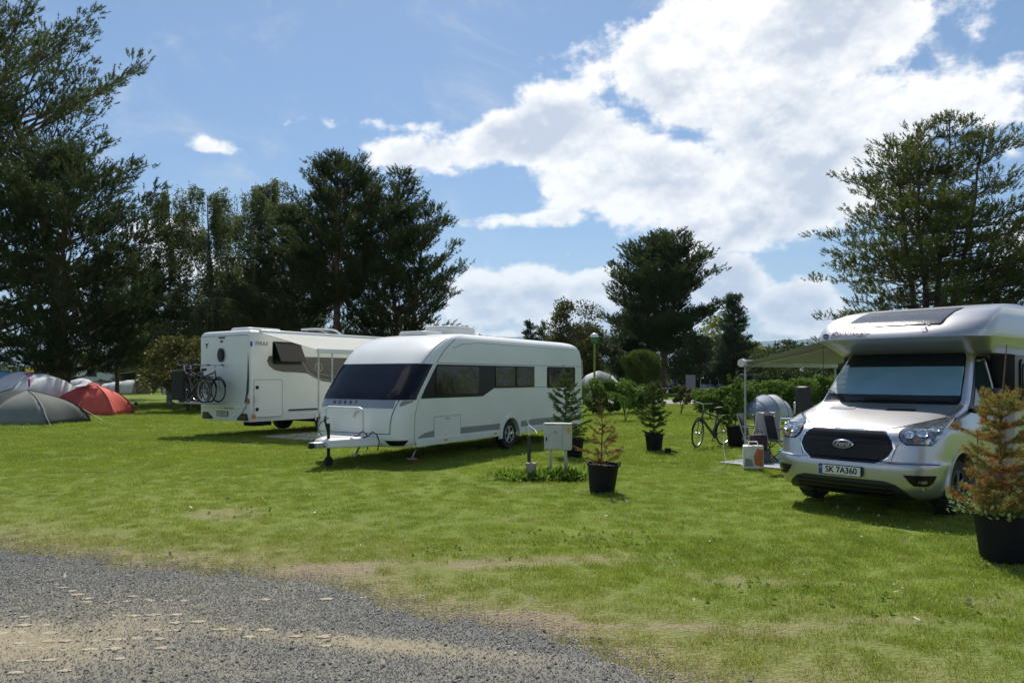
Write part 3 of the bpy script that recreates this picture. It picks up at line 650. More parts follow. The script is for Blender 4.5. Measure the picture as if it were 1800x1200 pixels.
# front hatch handles
q = MB(); P = [SC.P(SC.a_of(u, z), z, .02) for u, z in ((.02, .99), (.10, 1.02), (.13, .97), (.0, .9))]
q.tube([P[3], P[0], P[1]], .012, 6); q.done('hatch_handle', m_['galv'], cv)
q = MB(); q.tube([SC.P(-.62, .86, .0), SC.P(-.62, .86, .05), SC.P(-.62, .76, .05)], .022, 6); q.done('key_latch', m_['gloss_black'], cv)
# grab hoop
q = MB(); zt = 1.10
q.tube([(-.62, -.66, .55), (-.62, -.66, zt-.08), (-.60, -.66, zt-.02), (-.54, -.66, zt), (.30, -.70, zt), (.37, -.70, zt-.03), (.39, -.70, zt-.10), (.39, -.70, .5)], .024, 10)
q.done('front_rail', m_['white_metal'], cv)
# hitch
q = MB()
q.tube([(-.62, -.2, .42), (-.10, -1.45, .42)], .045, 6); q.tube([(.62, -.2, .42), (.10, -1.45, .42)], .045, 6)
q.box((0, -1.5, .43), (.24, .22, .10)); q.tube([(0, -1.35, .44), (0, -1.62, .45)], [.05, .04], 8); q.done('drawbar', m_['galv'], cv)
q = MB(); q.add([(-.62, -.55, .56), (.62, -.55, .56), (.18, -1.38, .53), (-.18, -1.38, .53), (-.70, -.5, .36), (.70, -.5, .36), (.22, -1.44, .38), (-.22, -1.44, .38)],
    [(0, 1, 2, 3), (4, 7, 6, 5), (0, 4, 5, 1), (1, 5, 6, 2), (2, 6, 7, 3), (3, 7, 4, 0)]); q.done('drawbar_cover', m_['gelcoat_warm'], cv, bevel=.03)
q = MB(); q.tube([(-.02, -1.5, .42), (-.02, -1.66, .43), (-.02, -1.68, .38)], [.05, .055, .04], 8); q.tube([(.0, -1.2, .55), (-.02, -1.3, .9), (.06, -1.36, .95)], .02, 6)
q.tube([(0, -1.22, .14), (0, -1.22, .82)], .03, 8); q.done('hitch_lever', m_['gloss_black'], cv)
q = MB(); q.ring(.07, .035, 16, 8, Matrix.Translation((0, -1.22, .105))); q.tube([(-.04, -1.22, .105), (.04, -1.22, .105)], .04, 8); q.done('jockey_wheel', m_['rubber'], cv)
q = MB()
for s in (.36, .62): q.tube([(s-.16, -.80, .53), (s, -.78, .58), (s+.05, -.74, .66), (s+.14, -.72, .60), (s+.16, -.68, .46), (s+.1, -.66, .3)], .012, 5)
q.tube([(-.1, -1.3, .6), (-.4, -1.1, .72), (-.52, -.9, .8), (-.55, -.66, .88)], .012, 5); q.each('cable', m_['gloss_black'], cv)
for x, y in ((-.75, .35), (.75, .35), (.8, 6.9), (-.8, 6.9)):
    q = MB(); q.tube([(x, y+.25, .38), (x, y, .06)], .022, 6); q.box((x, y, .045), (.16, .12, .03)); q.done('corner_steady', m_['galv'], cv)
q = MB(); q.box((.8, .35, .018), (.22, .2, .03)); q.done('support_block', mat('brick_red', (.28, .09, .05), .9, var=.2), cv)
q = MB(); q.box((0, 3.5, .40), (1.9, 6.6, .1)); q.tube([(-.95, 3.6, .33), (.95, 3.6, .33)], .05, 8); q.done('light_block_chassis', m_['underbody'], cv)  # black underside box added to block light beneath the caravan; tube is the axle
wheel('w', cv, (1.02, 3.6, .335), .335, .2, 1); wheel('w', cv, (-1.02, 3.6, .335), .335, .2, -1)
# wheel arch trim
q = MB()
for r0, r1, x0, x1 in ((.40, .50, 1.12, 1.175),):
    n = 20; a0, a1 = R(-8), R(188)
    vs = []
    for k in range(n+1):
        a = a0+(a1-a0)*k/n
        for rr, xx in ((r0, x0), (r0, x1), (r1-.03, x1), (r1, x0)): vs.append((xx, 3.6+rr*math.cos(a), .33+rr*math.sin(a)))
    q.add(vs, [(k*4+j, k*4+(j+1) % 4, k*4+4+(j+1) % 4, k*4+4+j) for k in range(n) for j in range(4)]+[(0, 1, 2, 3), (n*4+3, n*4+2, n*4+1, n*4)])
q.done('wheel_arch', m_['gelcoat'], cv)
# skirt and stripes on the near side
for y0, y1 in ((-.02, 3.13), (4.07, 7.5)):
    q = MB(); q.prism([(y0, .33), (y1, .33), (y1, .47), (y0, .47)], 1.13, 1.165); q.done('skirt', m_['gelcoat'], cv, bevel=.008)
q = MB(); q.prism([(.02, .49), (3.1, .49), (3.12, .62), (1.2, .625), (.55, .62), (.25, .59), (.08, .53)], 1.14, 1.1535); q.done('side_stripe', m_['stripe_grey'], cv)
q = MB(); q.prism([(4.1, .49), (7.5, .49), (7.5, .63), (4.1, .63)], 1.14, 1.1535); q.done('side_stripe', m_['stripe_grey'], cv)
glz = [(.12, 1.27), (2.37, 1.265), (2.85, 1.44), (4.77, 1.44), (4.77, 1.955), (.66, 1.955), (.36, 1.6)]
q = MB(); q.prism(glz, 1.14, 1.156); q.done('glazing_band', m_['gloss_black'], cv)
for poly in (rrect(.62, 2.2, 1.33, 1.92, .08), rrect(2.9, 3.78, 1.47, 1.92, .06), rrect(3.86, 4.72, 1.47, 1.92, .06)):
    q = MB(); q.prism(poly, 1.15, 1.172); w = q.done('side_window', m_['side_glass'], cv, bevel=.006)
q = MB(); q.prism(rrect(5.45, 7.12, 1.41, 1.96, .05), 1.14, 1.158); w = q.done('side_window', m_['gloss_black'], cv)
q = MB(); q.prism(rrect(5.53, 7.04, 1.47, 1.90, .06), 1.15, 1.174); q.done('pane', m_['side_glass'], w, bevel=.006)
q = MB(); q.prism(rrect(.56, 1.5, .46, .89, .02), 1.14, 1.1545); h = q.done('service_hatch', m_['panel_white'], cv)
q = MB(); q.tube([(1.1545, y, z) for y, z in rrect(.56, 1.5, .46, .89, .02)]+[(1.1545, 1.5, .87)], .0055, 4); q.done('hatch_frame', m_['stripe_grey'], h)
q = MB(); q.box((1.16, 1.03, .84), (.012, .14, .02)); q.done('hatch_catch', m_['stripe_grey'], h)
q = MB()
for y0, z0, y1, z1 in ((.7, 1.985, 7.6, 1.985), (4.78, 1.44, 7.6, 1.44), (3.0, .63, 3.0, .46), (6.9, 1.24, 7.55, 1.23), (4.6, .64, 7.5, .64)):
    q.tube([(1.151, y0, z0), (1.151, y1, z1)], .0045, 4)
q.each('panel_seam', m_['seam'], cv)
q = MB(); q.tube([(1.135, 1.25, 2.3), (1.13, 1.6, 2.40), (1.118, 2.2, 2.455), (1.118, 7.0, 2.44), (1.12, 7.4, 2.34), (1.14, 7.6, 2.15), (1.15, 7.63, 1.7)], .012, 6); q.done('awning_rail', m_['galv'], cv)
q = MB(); q.box((1.16, .95, .40), (.02, .12, .03)); q.done('side_marker', m_['lamp_amber'], cv)
q = MB(); q.box((1.16, 2.9, .40), (.02, .12, .03)); q.done('side_marker', m_['lamp_amber'], cv)
text('lettering', 'PRESTIGE', .085, m_['letter_grey'], cv, Fsid(7.15, 1.27, 1.152), .002)
def roof_box(mb, x, y, z, w, l, h, t=.7):
    n = 10; lv = []
    for k in range(n+1):
        a = math.pi/2*k/n; lv.append((h*math.sin(a), (math.cos(a)**.5)*(1-t)+t))
    vs = []; m = 32
    for hh, s in lv:
        for j in range(m):
            q = 2*math.pi*j/m; e = .35; cx = math.copysign(abs(math.cos(q))**e, math.cos(q)); cy = math.copysign(abs(math.sin(q))**e, math.sin(q))
            vs.append((x+cx*w/2*s, y+cy*l/2*s, z+hh))
    mb.add(vs, [(i*m+j, i*m+(j+1) % m, (i+1)*m+(j+1) % m, (i+1)*m+j) for i in range(n) for j in range(m)]+[tuple(n*m+j for j in range(m)), tuple(range(m-1, -1, -1))])
q = MB(); roof_box(q, .0, 2.75, 2.62, .85, 1.15, .25, .84); u = q.done('air_conditioner', m_['gelcoat_warm'], cv)
text('lettering', 'Dometic', .09, m_['letter_grey'], u, Fsid(2.95, 2.72, .402), .002)
q = MB(); roof_box(q, -.15, 1.85, 2.62, .8, .8, .09, .85); q.done('roof_light', m_['gelcoat_warm'], cv)
q = MB(); roof_box(q, .0, 4.6, 2.64, .5, .5, .09, .85); q.done('roof_light', m_['gelcoat_warm'], cv)
# ------------------------------------------------------------------ motorhome seen from behind (left)
ML = thing('motorhome', (-8.31, 21.38, 0), math.atan2(-.57, .82), 'white motorhome seen from its rear corner with round rear window and dark curved side graphics', 'motorhome')
mlv = [(.43, .03, 1.14, .06), (.55, 0, 1.19, .06), (1.5, 0, 1.2, .06), (2.8, .0, 1.2, .06), (2.93, .02, 1.18, .06), (3.0, .06, 1.12, .06), (3.03, .14, 1.03, .06)]
mrr = [(.43, 6.6), (1.4, 6.9), (1.8, 7.2), (2.6, 7.1), (2.9, 6.7), (3.03, 6.2)]
SL = Shell(mlv, 12, mrr, .3)
body = SL.mesh('body', m_['gelcoat'], ML, list(np.linspace(.43, 2.8, 14))+list(np.linspace(2.84, 3.03, 9)))
cc = []
for s in (90, -90):
    c1 = MB(); c1.lathe([(.45, .8), (.45, 1.4)], 36, Matrix.Translation((0, 2.85, .38)) @ Matrix.Rotation(R(s), 4, 'Y')); c1 = c1.done('tmp', None); c1.parent = ML; cc.append(c1)
bpy.context.view_layer.update(); cut(body, cc)
wheel('w', ML, (1.03, 2.85, .35), .35, .24, 1); wheel('w', ML, (-1.03, 2.85, .35), .35, .24, -1); wheel('w', ML, (1.0, 6.4, .35), .35, .24, 1); wheel('w', ML, (-1.0, 6.4, .35), .35, .24, -1)
q = MB(); q.box((0, 3.5, .5), (2.0, 6.4, .14)); q.box((.3, .9, .36), (.5, .6, .2)); q.tube([(-1, 2.85, .35), (1, 2.85, .35)], .07, 8); q.done('light_block_chassis', m_['underbody'], ML)  # plain black boxes added below the body to keep light out, plus the axle
# rear face
q = MB(); q.lathe([(.0, 0), (.135, 0), (.15, .02), (.15, .05)], 32, Matrix.Translation((-.13, .004, 2.33)) @ Matrix.Rotation(R(-90), 4, 'X') @ Matrix.Scale(1, 4)); q.v = [(x, -abs(y)*1.0-.0, 2.33+(z-2.33)*1.35) for x, y, z in q.v]
w = q.done('rear_window', m_['gloss_black'], ML)
q = MB(); q.lathe([(.0, 0), (.10, 0), (.10, .01)], 28, Matrix.Translation((-.13, 0, 2.33)) @ Matrix.Rotation(R(-90), 4, 'X')); q.v = [(x, -.058-abs(y), 2.33+(z-2.33)*1.35) for x, y, z in q.v]
q.done('pane', m_['gloss_black'], w)
q = MB(); q.box((-.12, -.012, 2.83), (.27, .03, .045)); q.done('brake_light', m_['lamp_dark'], ML)
q = MB(); q.box((-.12, -.02, 2.72), (.05, .05, .05)); q.done('rear_camera', m_['gloss_black'], ML)
q = MB(); q.tube([(-1.1, -.003, 2.88), (1.1, -.003, 2.88)], .006, 4); q.tube([(-1.1, -.003, .80), (1.1, -.003, .80)], .005, 4); q.each('panel_seam', m_['stripe_grey'], ML)
q = MB()
def flat_y(mb, poly, y0, y1): 
    n = len(poly); vs = [(a, y0, b) for a, b in poly]+[(a, y1, b) for a, b in poly]
    mb.add(vs, [tuple(range(n)), tuple(range(2*n-1, n-1, -1))]+[(i, n+i, n+(i+1) % n, (i+1) % n) for i in range(n)])
flat_y(q, [(1.10, 2.35), (1.13, 2.0), (1.14, 1.6), (1.12, 1.25), (.98, .98), (.93, .94), (1.02, 1.25), (1.07, 1.7)], -.006, .01)
q.done('rear_graphic', m_['letter_dark'], ML)
q = MB(); flat_y(q, [(.78, .66), (.84, .64), (1.04, .86), (1.06, .98), (1.02, .98), (1.0, .9)], -.006, .01); q.done('rear_graphic', m_['band_grey'], ML)
q = MB(); q.ring(.055, .018, 20, 6, Matrix.Translation((1.10, -.012, 1.02)) @ Matrix.Rotation(R(90), 4, 'Z')); q.tube([(1.055, -.012, 1.0), (1.05, -.012, 1.2)], .018, 6); q.done('emblem', m_['red_mark'], ML)
q = MB(); q.tube([(-.93, -.008, 2.66), (-.86, -.008, 2.63), (-.80, -.008, 2.68)], .018, 5); q.tube([(-.86, -.008, 2.63), (-.88, -.008, 2.54)], .015, 5); q.done('emblem', m_['letter_dark'], ML)
text('lettering', 'B E N I M A R', .075, m_['letter_grey'], ML, Fback(.20, .79, -.004), .003)
q = MB(); q.box((-.1, -.012, .635), (.54, .025, .15)); pl = q.done('number_plate', m_['letter_dark'], ML)
q = MB(); q.box((-.1, -.027, .635), (.50, .008, .11)); pf = q.done('plate_face', m_['plate_yellow'], pl)
text('lettering', 'PY 358 AC', .085, m_['letter_dark'], pl, Fback(-.1, .635, -.033), .002)
for s, x0 in ((-1, -1), (1, 1)):
    q = MB(); flat_y(q, [(s*1.08, .47), (s*1.06, .66), (s*.82, .67), (s*.62, .52), (s*.60, .47)], -.02, .03); l = q.done('tail_light', m_['gloss_black'], ML)
    q = MB(); flat_y(q, [(s*1.04, .50), (s*1.03, .62), (s*.84, .62), (s*.70, .52)], -.03, -.01); q.done('lens', m_['lamp_dark'], l)
q = MB(); q.box((1.205, .12, .58), (.012, .1, .12)); q.done('side_marker', m_['lamp_amber'], ML)
q = MB(); q.box((1.205, .03, 2.62), (.02, .06, .14)); q.done('side_marker', m_['plate_blue'], ML)
# near side
X1 = 1.2
text('lettering', 'THULE', .15, m_['letter_dark'], ML, Fsid(.36, 2.64, X1+.004), .004, shear=.2)
q = MB(); q.prism(rrect(.12, 1.08, .56, 1.62, .06), X1-.01, X1+.006); h = q.done('garage_door', m_['gelcoat'], ML)
q = MB(); pr = rrect(.12, 1.08, .56, 1.62, .06); q.tube([(X1+.006, a, b) for a, b in pr+pr[:1]], .008, 4); q.done('door_seal', m_['stripe_grey'], h)
for z in (.78, 1.40):
    q = MB(); q.lathe([(.055, 0), (.05, .02), (.0, .02)], 16, Matrix.Translation((X1+.004, .22, z)) @ Matrix.Rotation(R(90), 4, 'Y')); q.done('lock', m_['gloss_black'], h)
def curve_poly(pts): return pts
q = MB(); q.prism([(.55, 2.15), (.62, 2.02), (.80, 1.90), (1.1, 1.84), (1.6, 1.83), (2.0, 1.80), (2.3, 1.66), (2.6, 1.56), (3.2, 1.5), (5.6, 1.5), (5.6, 2.3), (.62, 2.3)], X1-.01, X1+.004); q.done('side_graphic', m_['brown_band'], ML)
q = MB(); q.tube([(X1+.008, 1.78, 2.3), (X1+.008, 1.86, 2.05), (X1+.008, 2.05, 1.82), (X1+.008, 2.35, 1.66), (X1+.008, 2.8, 1.58), (X1+.008, 3.6, 1.55)], .016, 5)
q.tube([(X1+.008, 1.98, 2.24), (X1+.008, 2.2, 1.95), (X1+.008, 2.5, 1.78), (X1+.008, 3.2, 1.7)], .008, 5); q.each('graphic_line', m_['gold_line'], ML)
q = MB(); q.ring(.13, .018, 24, 6, Matrix.Translation((X1+.012, 2.42, 1.98))); em = q.done('emblem', m_['gold_line'], ML)
text('letter', 'b', .2, m_['gold_line'], em, Fsid(2.42, 1.99, X1+.012), .006, bold=.006)
q = MB(); q.prism(rrect(.74, 1.78, 2.06, 2.72, .05), X1-.01, X1+.01); w = q.done('side_window', m_['gloss_black'], ML)
q = MB(); q.add([(X1+.02, .80, 2.66), (X1+.02, 1.72, 2.66), (X1+.30, 1.72, 2.14), (X1+.30, .80, 2.14), (X1+.04, .80, 2.66), (X1+.04, 1.72, 2.66), (X1+.325, 1.72, 2.14), (X1+.325, .80, 2.14)],
    [(0, 1, 2, 3), (7, 6, 5, 4), (0, 3, 7, 4), (1, 5, 6, 2), (3, 2, 6, 7), (0, 4, 5, 1)]); q.done('open_pane', m_['side_glass'], w, bevel=.01)
q = MB(); q.box((X1+.008, 1.86, .72), (.016, 1.1, .05)); q.done('side_stripe', m_['letter_dark'], ML)
q = MB(); q.box((X1+.02, .19, 1.08), (.04, .14, .2)); q.done('socket_box', m_['gelcoat_warm'], ML)
q = MB()
n = 18; vs = []
for k in range(n+1):
    a = math.pi*k/n
    for rr, xx in ((.44, X1-.03), (.44, X1+.02), (.52, X1+.015), (.54, X1-.01)): vs.append((xx, 2.85+rr*math.cos(a), .38+rr*math.sin(a)))
q.add(vs, [(k*4+j, k*4+(j+1) % 4, k*4+4+(j+1) % 4, k*4+4+j) for k in range(n) for j in range(4)]); q.done('wheel_arch', m_['gelcoat'], ML)
q = MB(); q.prism(rrect(3.6, 4.2, .62, 2.45, .06), X1-.01, X1+.012); q.done('entrance_door', m_['gelcoat'], ML)
q = MB(); roof_box(q, .1, 1.0, 3.01, .9, 1.3, .13, .85); q.done('roof_light', m_['gelcoat_warm'], ML)
q = MB()   # raised roof light lid, open
vs = []
for x in (-.32, .32):
    for k in range(9):
        a = k/8; yy = 3.0+a*1.25; zz = 3.28-.02*(1-a)-(.27*max(0, (a-.6)/.4)**2.2); vs.append((x, yy, zz))
for x in (-.30, .30):
    for k in range(9):
        a = k/8; yy = 3.0+a*1.22; zz = 3.23-.02*(1-a)-(.25*max(0, (a-.6)/.4)**2.2); vs.append((x, yy, zz))
q.add(vs, [(k, k+1, 9+k+1, 9+k) for k in range(8)]+[(18+k, 27+k, 27+k+1, 18+k+1) for k in range(8)]+[(k, 18+k, 18+k+1, k+1) for k in range(8)]+[(9+k, 9+k+1, 27+k+1, 27+k) for k in range(8)]+[(0, 9, 27, 18), (8, 26, 35, 17)])
q.done('roof_light', m_['gelcoat_warm'], ML)
q = MB(); q.box((0, 3.55, 3.05), (.62, .9, .10)); q.done('roof_light_base', m_['gloss_black'], ML)
q = MB(); q.box((1.12, 2.85, 2.98), (.16, 5.0, .12)); q.done('awning_case', m_['gelcoat'], ML, bevel=.03)
# awning canopy (a child: it is fixed to the motorhome)
def canopy(parent, x0, z0, x1, z1, y0, y1, m, sag=.05, ny=14, nx=10, th=.006, yshift=0):
    vs = []
    for o in (0, -th):
        for i in range(nx+1):
            for j in range(ny+1):
                u = i/nx; v = j/ny; z = z0+(z1-z0)*u-sag*4*u*(1-u)*(.5+.5*math.sin(math.pi*v)**.5)+.012*math.sin(v*17+u*3)*u*(1-u)*4
                vs.append((x0+(x1-x0)*u, y0+yshift*(1-u)+(y1-y0)*v, z+o))
    n = (nx+1)*(ny+1); w = ny+1; fs = []
    for i in range(nx):
        for j in range(ny):
            a = i*w+j; fs += [(a, a+1, a+w+1, a+w), (n+a, n+a+w, n+a+w+1, n+a+1)]
    bd = [j for j in range(w)]+[i*w+w-1 for i in range(1, nx+1)]+[nx*w+j for j in range(w-2, -1, -1)]+[i*w for i in range(nx-1, 0, -1)]
    for i in range(len(bd)): a, b = bd[i], bd[(i+1) % len(bd)]; fs.append((a, n+a, n+b, b))
    q = MB(); q.add(vs, fs); return q.done('awning_canopy', m, parent, 60)
canopy(ML, 1.22, 2.95, 3.6, 2.42, .36, 4.9, m_['canvas_white'], .03)
q = MB(); q.box((3.62, 2.63, 2.39), (.08, 4.6, .12)); q.done('awning_rail', m_['white_metal'], ML, bevel=.01)
for y in (.38, .85): 
    q = MB(); q.tube([(3.6, y, 2.36), (3.6, y, 0.02)], .022, 8); q.box((3.6, y, .015), (.12, .1, .03)); q.done('awning_leg', m_['galv'], ML)
q = MB(); q.tube([(1.25, .5, 2.9), (3.58, .5, 2.40)], .015, 6); q.tube([(1.25, 4.7, 2.9), (3.58, 4.7, 2.40)], .015, 6); q.each('awning_arm', m_['galv'], ML)
# bike rack
q = MB()
for x in (-.95, -.35): q.tube([(x, 0.0, 1.45), (x, -.12, 1.4), (x, -.12, .95), (x, -.85, .93)], .02, 6)
for y in (-.2, -.42, -.64, -.82): q.tube([(-1.15, y, .95), (.35, y, .95)], .022, 6)
q.tube([(-1.15, -.2, .95), (-1.15, -.82, .95)], .03, 6); q.tube([(.35, -.2, .95), (.35, -.82, .95)], .03, 6)
q.done('bike_rack', m_['galv'], ML)
# mat under awning
o = MB(); o.box((2.3, 2.6, .01), (2.2, 4.6, .012)); o = o.done('groundsheet', mat('mat_grey', (.30, .30, .33), .9, var=.15, vs=5), None)
o.matrix_world = Matrix.Translation((-8.31, 21.38, 0)) @ Matrix.Rotation(math.atan2(-.57, .82), 4, 'Z'); tag(o, 'grey groundsheet lying under the white awning of the left motorhome', 'groundsheet')
# ------------------------------------------------------------------ bicycles
mat('bike_frame', (.03, .032, .035), .35, coat=.5); mat('bike_frame_red', (.12, .02, .03), .35, coat=.5)
def bike(label, loc, rz, fm='bike_frame', group=None, lean=0, steer=0, extra=True):
    t = thing('bicycle', loc, rz, label, 'bicycle', group); t.rotation_euler = (0, lean, rz)
    wb = .53; r = .345
    for k, y in enumerate((-wb, wb)):
        M = Matrix.Translation((0, y, r)) @ (Matrix.Rotation(steer, 4, 'Z') if k == 0 else Matrix())
        q = MB(); q.ring(r-.018, .019, 44, 6, M); w = q.done('wheel', m_['rubber'], t)
        q = MB(); q.ring(r-.045, .010, 40, 5, M); q.tube([(-.05, 0, 0), (.05, 0, 0)], .022, 8, M)
        q.done('rim', m_['alloy'], w)
        q = MB()
        for a in range(20):
            A = 2*math.pi*a/20; q.tube([(.02*(-1)**a, 0, 0), (0, (r-.05)*math.cos(A), (r-.05)*math.sin(A))], .0016, 3, M)
        q.done('spokes', m_['galv'], w)
        q = MB(); n = 14; pts = [(0, (r+.03)*math.cos(a), (r+.03)*math.sin(a)) for a in np.linspace(R(10 if k else 40), R(190 if k else 165), n)]
        if k == 0: pts = [(0, -p[1], p[2]) for p in pts]; pts = [(0, -p[1], p[2]) for p in pts]
        q.tube(pts, .016, 4, M); q.done('mudguard', m_['gloss_black'], w)
    bb = (0, .08, .29); seat = (0, .22, .80); head = (0, -.37, .86); headb = (0, -.42, .70)
    q = MB(); q.tube([bb, seat], .021, 8); q.tube([bb, headb], .031, 8); q.tube([(0, .20, .72), head], .024, 8); q.tube([(0, -.36, .90), headb], .022, 8)
    for s in (-.05, .05): q.tube([bb, (s, wb, r)], .010, 6); q.tube([(0, .20, .72), (s, wb, r)], .009, 6)
    q.done('frame', m_[fm], t)
    q = MB(); Ms = Matrix.Translation((0, -.40, 0)) @ Matrix.Rotation(steer, 4, 'Z') @ Matrix.Translation((0, .40, 0))
    for s in (-.055, .055): q.tube([(0, -.42, .70), (s, -.44, .66), (s, -wb, r)], .012, 6, Ms)
    q.done('fork', m_[fm], t)
    q = MB(); q.tube([(0, -.36, .88), (0, -.38, 1.02), (0, -.42, 1.05)], .015, 6, Ms); q.tube([(-.32, -.27, 1.06), (-.2, -.36, 1.08), (0, -.42, 1.05), (.2, -.36, 1.08), (.32, -.27, 1.06)], .012, 6, Ms)
    h = q.done('handlebar', m_['alloy'], t)
    q = MB()
    for s in (-1, 1): q.tube([(s*.22, -.35, 1.08), (s*.33, -.26, 1.06)], .019, 8, Ms); q.tube([(s*.2, -.37, 1.07), (s*.28, -.37, 1.02)], .007, 4, Ms)
    q.each('grip', m_['gloss_black'], h)
    q = MB(); q.add([(0, .06, .94), (.03, .14, .945), (.075, .27, .96), (.06, .33, .965), (-.06, .33, .965), (-.075, .27, .96), (-.03, .14, .945),
        (0, .07, .90), (.02, .14, .90), (.06, .27, .90), (.05, .32, .91), (-.05, .32, .91), (-.06, .27, .90), (-.02, .14, .90)],
        [(0, 1, 2, 3, 4, 5, 6), (13, 12, 11, 10, 9, 8, 7)]+[(i, 7+i, 7+(i+1) % 7, (i+1) % 7) for i in range(7)])
    q.tube([(0, .2, .75), (0, .23, .92)], .014, 8); q.done('saddle', m_['gloss_black'], t)
    q = MB(); q.lathe([(.001, .055), (.09, .055), (.095, .062), (.001, .062)], 24, Matrix.Translation((0, .08, .29)) @ Matrix.Rotation(R(90), 4, 'Y'))
    q.tube([(.07, .08, .29), (.075, -.04, .17)], .011, 5); q.tube([(-.07, .08, .29), (-.075, .20, .41)], .011, 5); q.box((.11, -.05, .16), (.08, .09, .02)); q.box((-.11, .21, .42), (.08, .09, .02))
    q.tube([(.058, .08, .38), (.058, wb, r+.04)], .005, 4); q.tube([(.058, .08, .20), (.058, wb, r-.04)], .005, 4)
    q.done('crankset', m_['dark_alloy'], t)
    if extra:
        q = MB(); q.box((0, .50, .74), (.12, .36, .015)); 
        for s in (-.06, .06): q.tube([(s, .62, .74), (s, .54, .36)], .006, 4); q.tube([(s*.4, .32, .735), (0, .22, .72)], .006, 4)
        q.done('luggage_rack', m_['gloss_black'], t)
    return t
MLM = Matrix.Translation((-8.31, 21.38, 0)) @ Matrix.Rotation(math.atan2(-.57, .82), 4, 'Z'); mlr = math.atan2(-.57, .82)
for (x, y, lab, fm, fl) in ((-.35, -.32, 'dark bicycle on the rear rack, nearest the motorhome wall', 'bike_frame', 0), (-.42, -.56, 'reddish bicycle in the middle of the rear rack', 'bike_frame_red', 1), (-.28, -.80, 'dark bicycle outermost on the rear rack of the motorhome', 'bike_frame', 0), (-.55, -.68, 'dark bicycle second from outside on the rear rack, set furthest left', 'bike_frame', 1)):
    p_ = MLM @ Vector((x, y, .97)); bike(lab, p_, mlr+R(90)+(math.pi if fl else 0), fm, 'bicycles on the rack of the left motorhome')
o = MB(); o.box((0, 0, 0), (.62, .08, .86)); o = o.done('rack_bag', m_['underbody'], None, bevel=.05); o.matrix_world = Matrix.Translation(MLM @ Vector((-.82, -.93, 1.46))) @ Matrix.Rotation(mlr, 4, 'Z')
tag(o, 'flat black cover hanging on the left end of the bicycle rack', 'bike cover')
# ------------------------------------------------------------------ silver motorhome seen from the front (right)
VX = math.atan2(-.766, .643)
VN = thing('motorhome', (4.10, 9.20, 0), VX, 'silver motorhome facing the camera with black grille, blue windscreen blind and a bulging cab roof', 'motorhome')
vlv = [(.24, .14, .90, .46), (.30, .05, .97, .50), (.42, .0, 1.005, .52), (.60, -.01, 1.02, .53), (.655, .0, 1.025, .52), (.69, .05, 1.02, .50), (.85, .075, 1.025, .50), (.98, .115, 1.025, .49),
       (1.05, .18, 1.02, .47), (1.10, .30, 1.01, .45), (1.17, .52, .995, .40), (1.25, .80, .975, .34), (1.32, 1.08, .955, .28), (1.36, 1.19, .95, .25), (1.52, 1.335, .925, .25), (1.70, 1.505, .89, .24), (1.88, 1.68, .85, .22), (2.04, 1.83, .81, .2), (2.12, 1.92, .78, .18)]
SV = Shell(vlv, 2.9, [(.24, 2.75), (2.12, 2.75)], .03)
zsv = [.24, .27, .30, .35, .42, .5, .58, .62, .645, .66, .675, .69, .72, .78, .85, .92, .98, 1.02, 1.05, 1.075, 1.10, 1.13, 1.17, 1.21, 1.25, 1.29, 1.32, 1.34, 1.36, 1.40, 1.46, 1.52, 1.6, 1.7, 1.8, 1.88, 1.96, 2.04, 2.12]
cab = SV.mesh('cab', m_['silver_paint'], VN, zsv, 60)
cc = []
for s in (90, -90):
    c1 = MB(); c1.lathe([(.42, .72), (.42, 1.4)], 40, Matrix.Translation((0, 1.0, .36)) @ Matrix.Rotation(R(s), 4, 'Y')); c1 = c1.done('tmp', None); c1.parent = VN; cc.append(c1)
bpy.context.view_layer.update(); cut(cab, cc)
wheel('w', VN, (.86, 1.0, .345), .345, .225, 1, 'dark_alloy'); wheel('w', VN, (-.86, 1.0, .345), .345, .225, -1, 'dark_alloy')
wheel('w', VN, (.95, 4.75, .345), .345, .225, 1, 'dark_alloy'); wheel('w', VN, (-.95, 4.75, .345), .345, .225, -1, 'dark_alloy')
q = MB(); q.box((0, 3.7, .42), (1.8, 6.0, .3)); q.box((0, 1.0, .5), (1.2, 1.2, .4)); q.tube([(-.8, 1, .34), (.8, 1, .34)], .05, 8); q.done('light_block_chassis', m_['underbody'], VN)  # black filler boxes added under cab and cabin as light blockers, with front axle
# habitation body with brow
hlv = [(.34, 2.5, 1.12, .05), (.5, 2.5, 1.15, .05), (1.2, 2.5, 1.15, .05), (1.98, 2.5, 1.15, .05), (2.005, 2.2, 1.13, .30), (2.02, 1.72, 1.02, .50), (2.10, 1.50, 1.05, .56), (2.205, 1.24, 1.12, .60), (2.222, 1.22, 1.135, .62), (2.26, 1.235, 1.14, .62),
       (2.34, 1.30, 1.142, .58), (2.45, 1.46, 1.135, .50), (2.56, 1.76, 1.11, .36), (2.65, 2.15, 1.05, .24), (2.71, 2.6, .98, .2), (2.75, 3.2, .9, .2), (2.77, 3.9, .8, .2)]
SH = Shell(hlv, 2.9, [(.34, 6.85), (1.0, 6.95), (2.4, 6.95), (2.7, 6.75), (2.77, 6.4)], .08, lin=True)
hb = SH.mesh('living_cabin', m_['silver_shell'], VN, [.34, .5, .9, 1.3, 1.7, 1.98, 2.005, 2.02, 2.06, 2.10, 2.15, 2.205, 2.222, 2.26, 2.31, 2.36, 2.41, 2.46, 2.51, 2.56, 2.60, 2.64, 2.68, 2.71, 2.735, 2.75, 2.77], 60)
cc = []
for s in (90, -90):
    c1 = MB(); c1.lathe([(.43, .8), (.43, 1.4)], 40, Matrix.Translation((0, 4.75, .36)) @ Matrix.Rotation(R(s), 4, 'Y')); c1 = c1.done('tmp', None); c1.parent = VN; cc.append(c1)
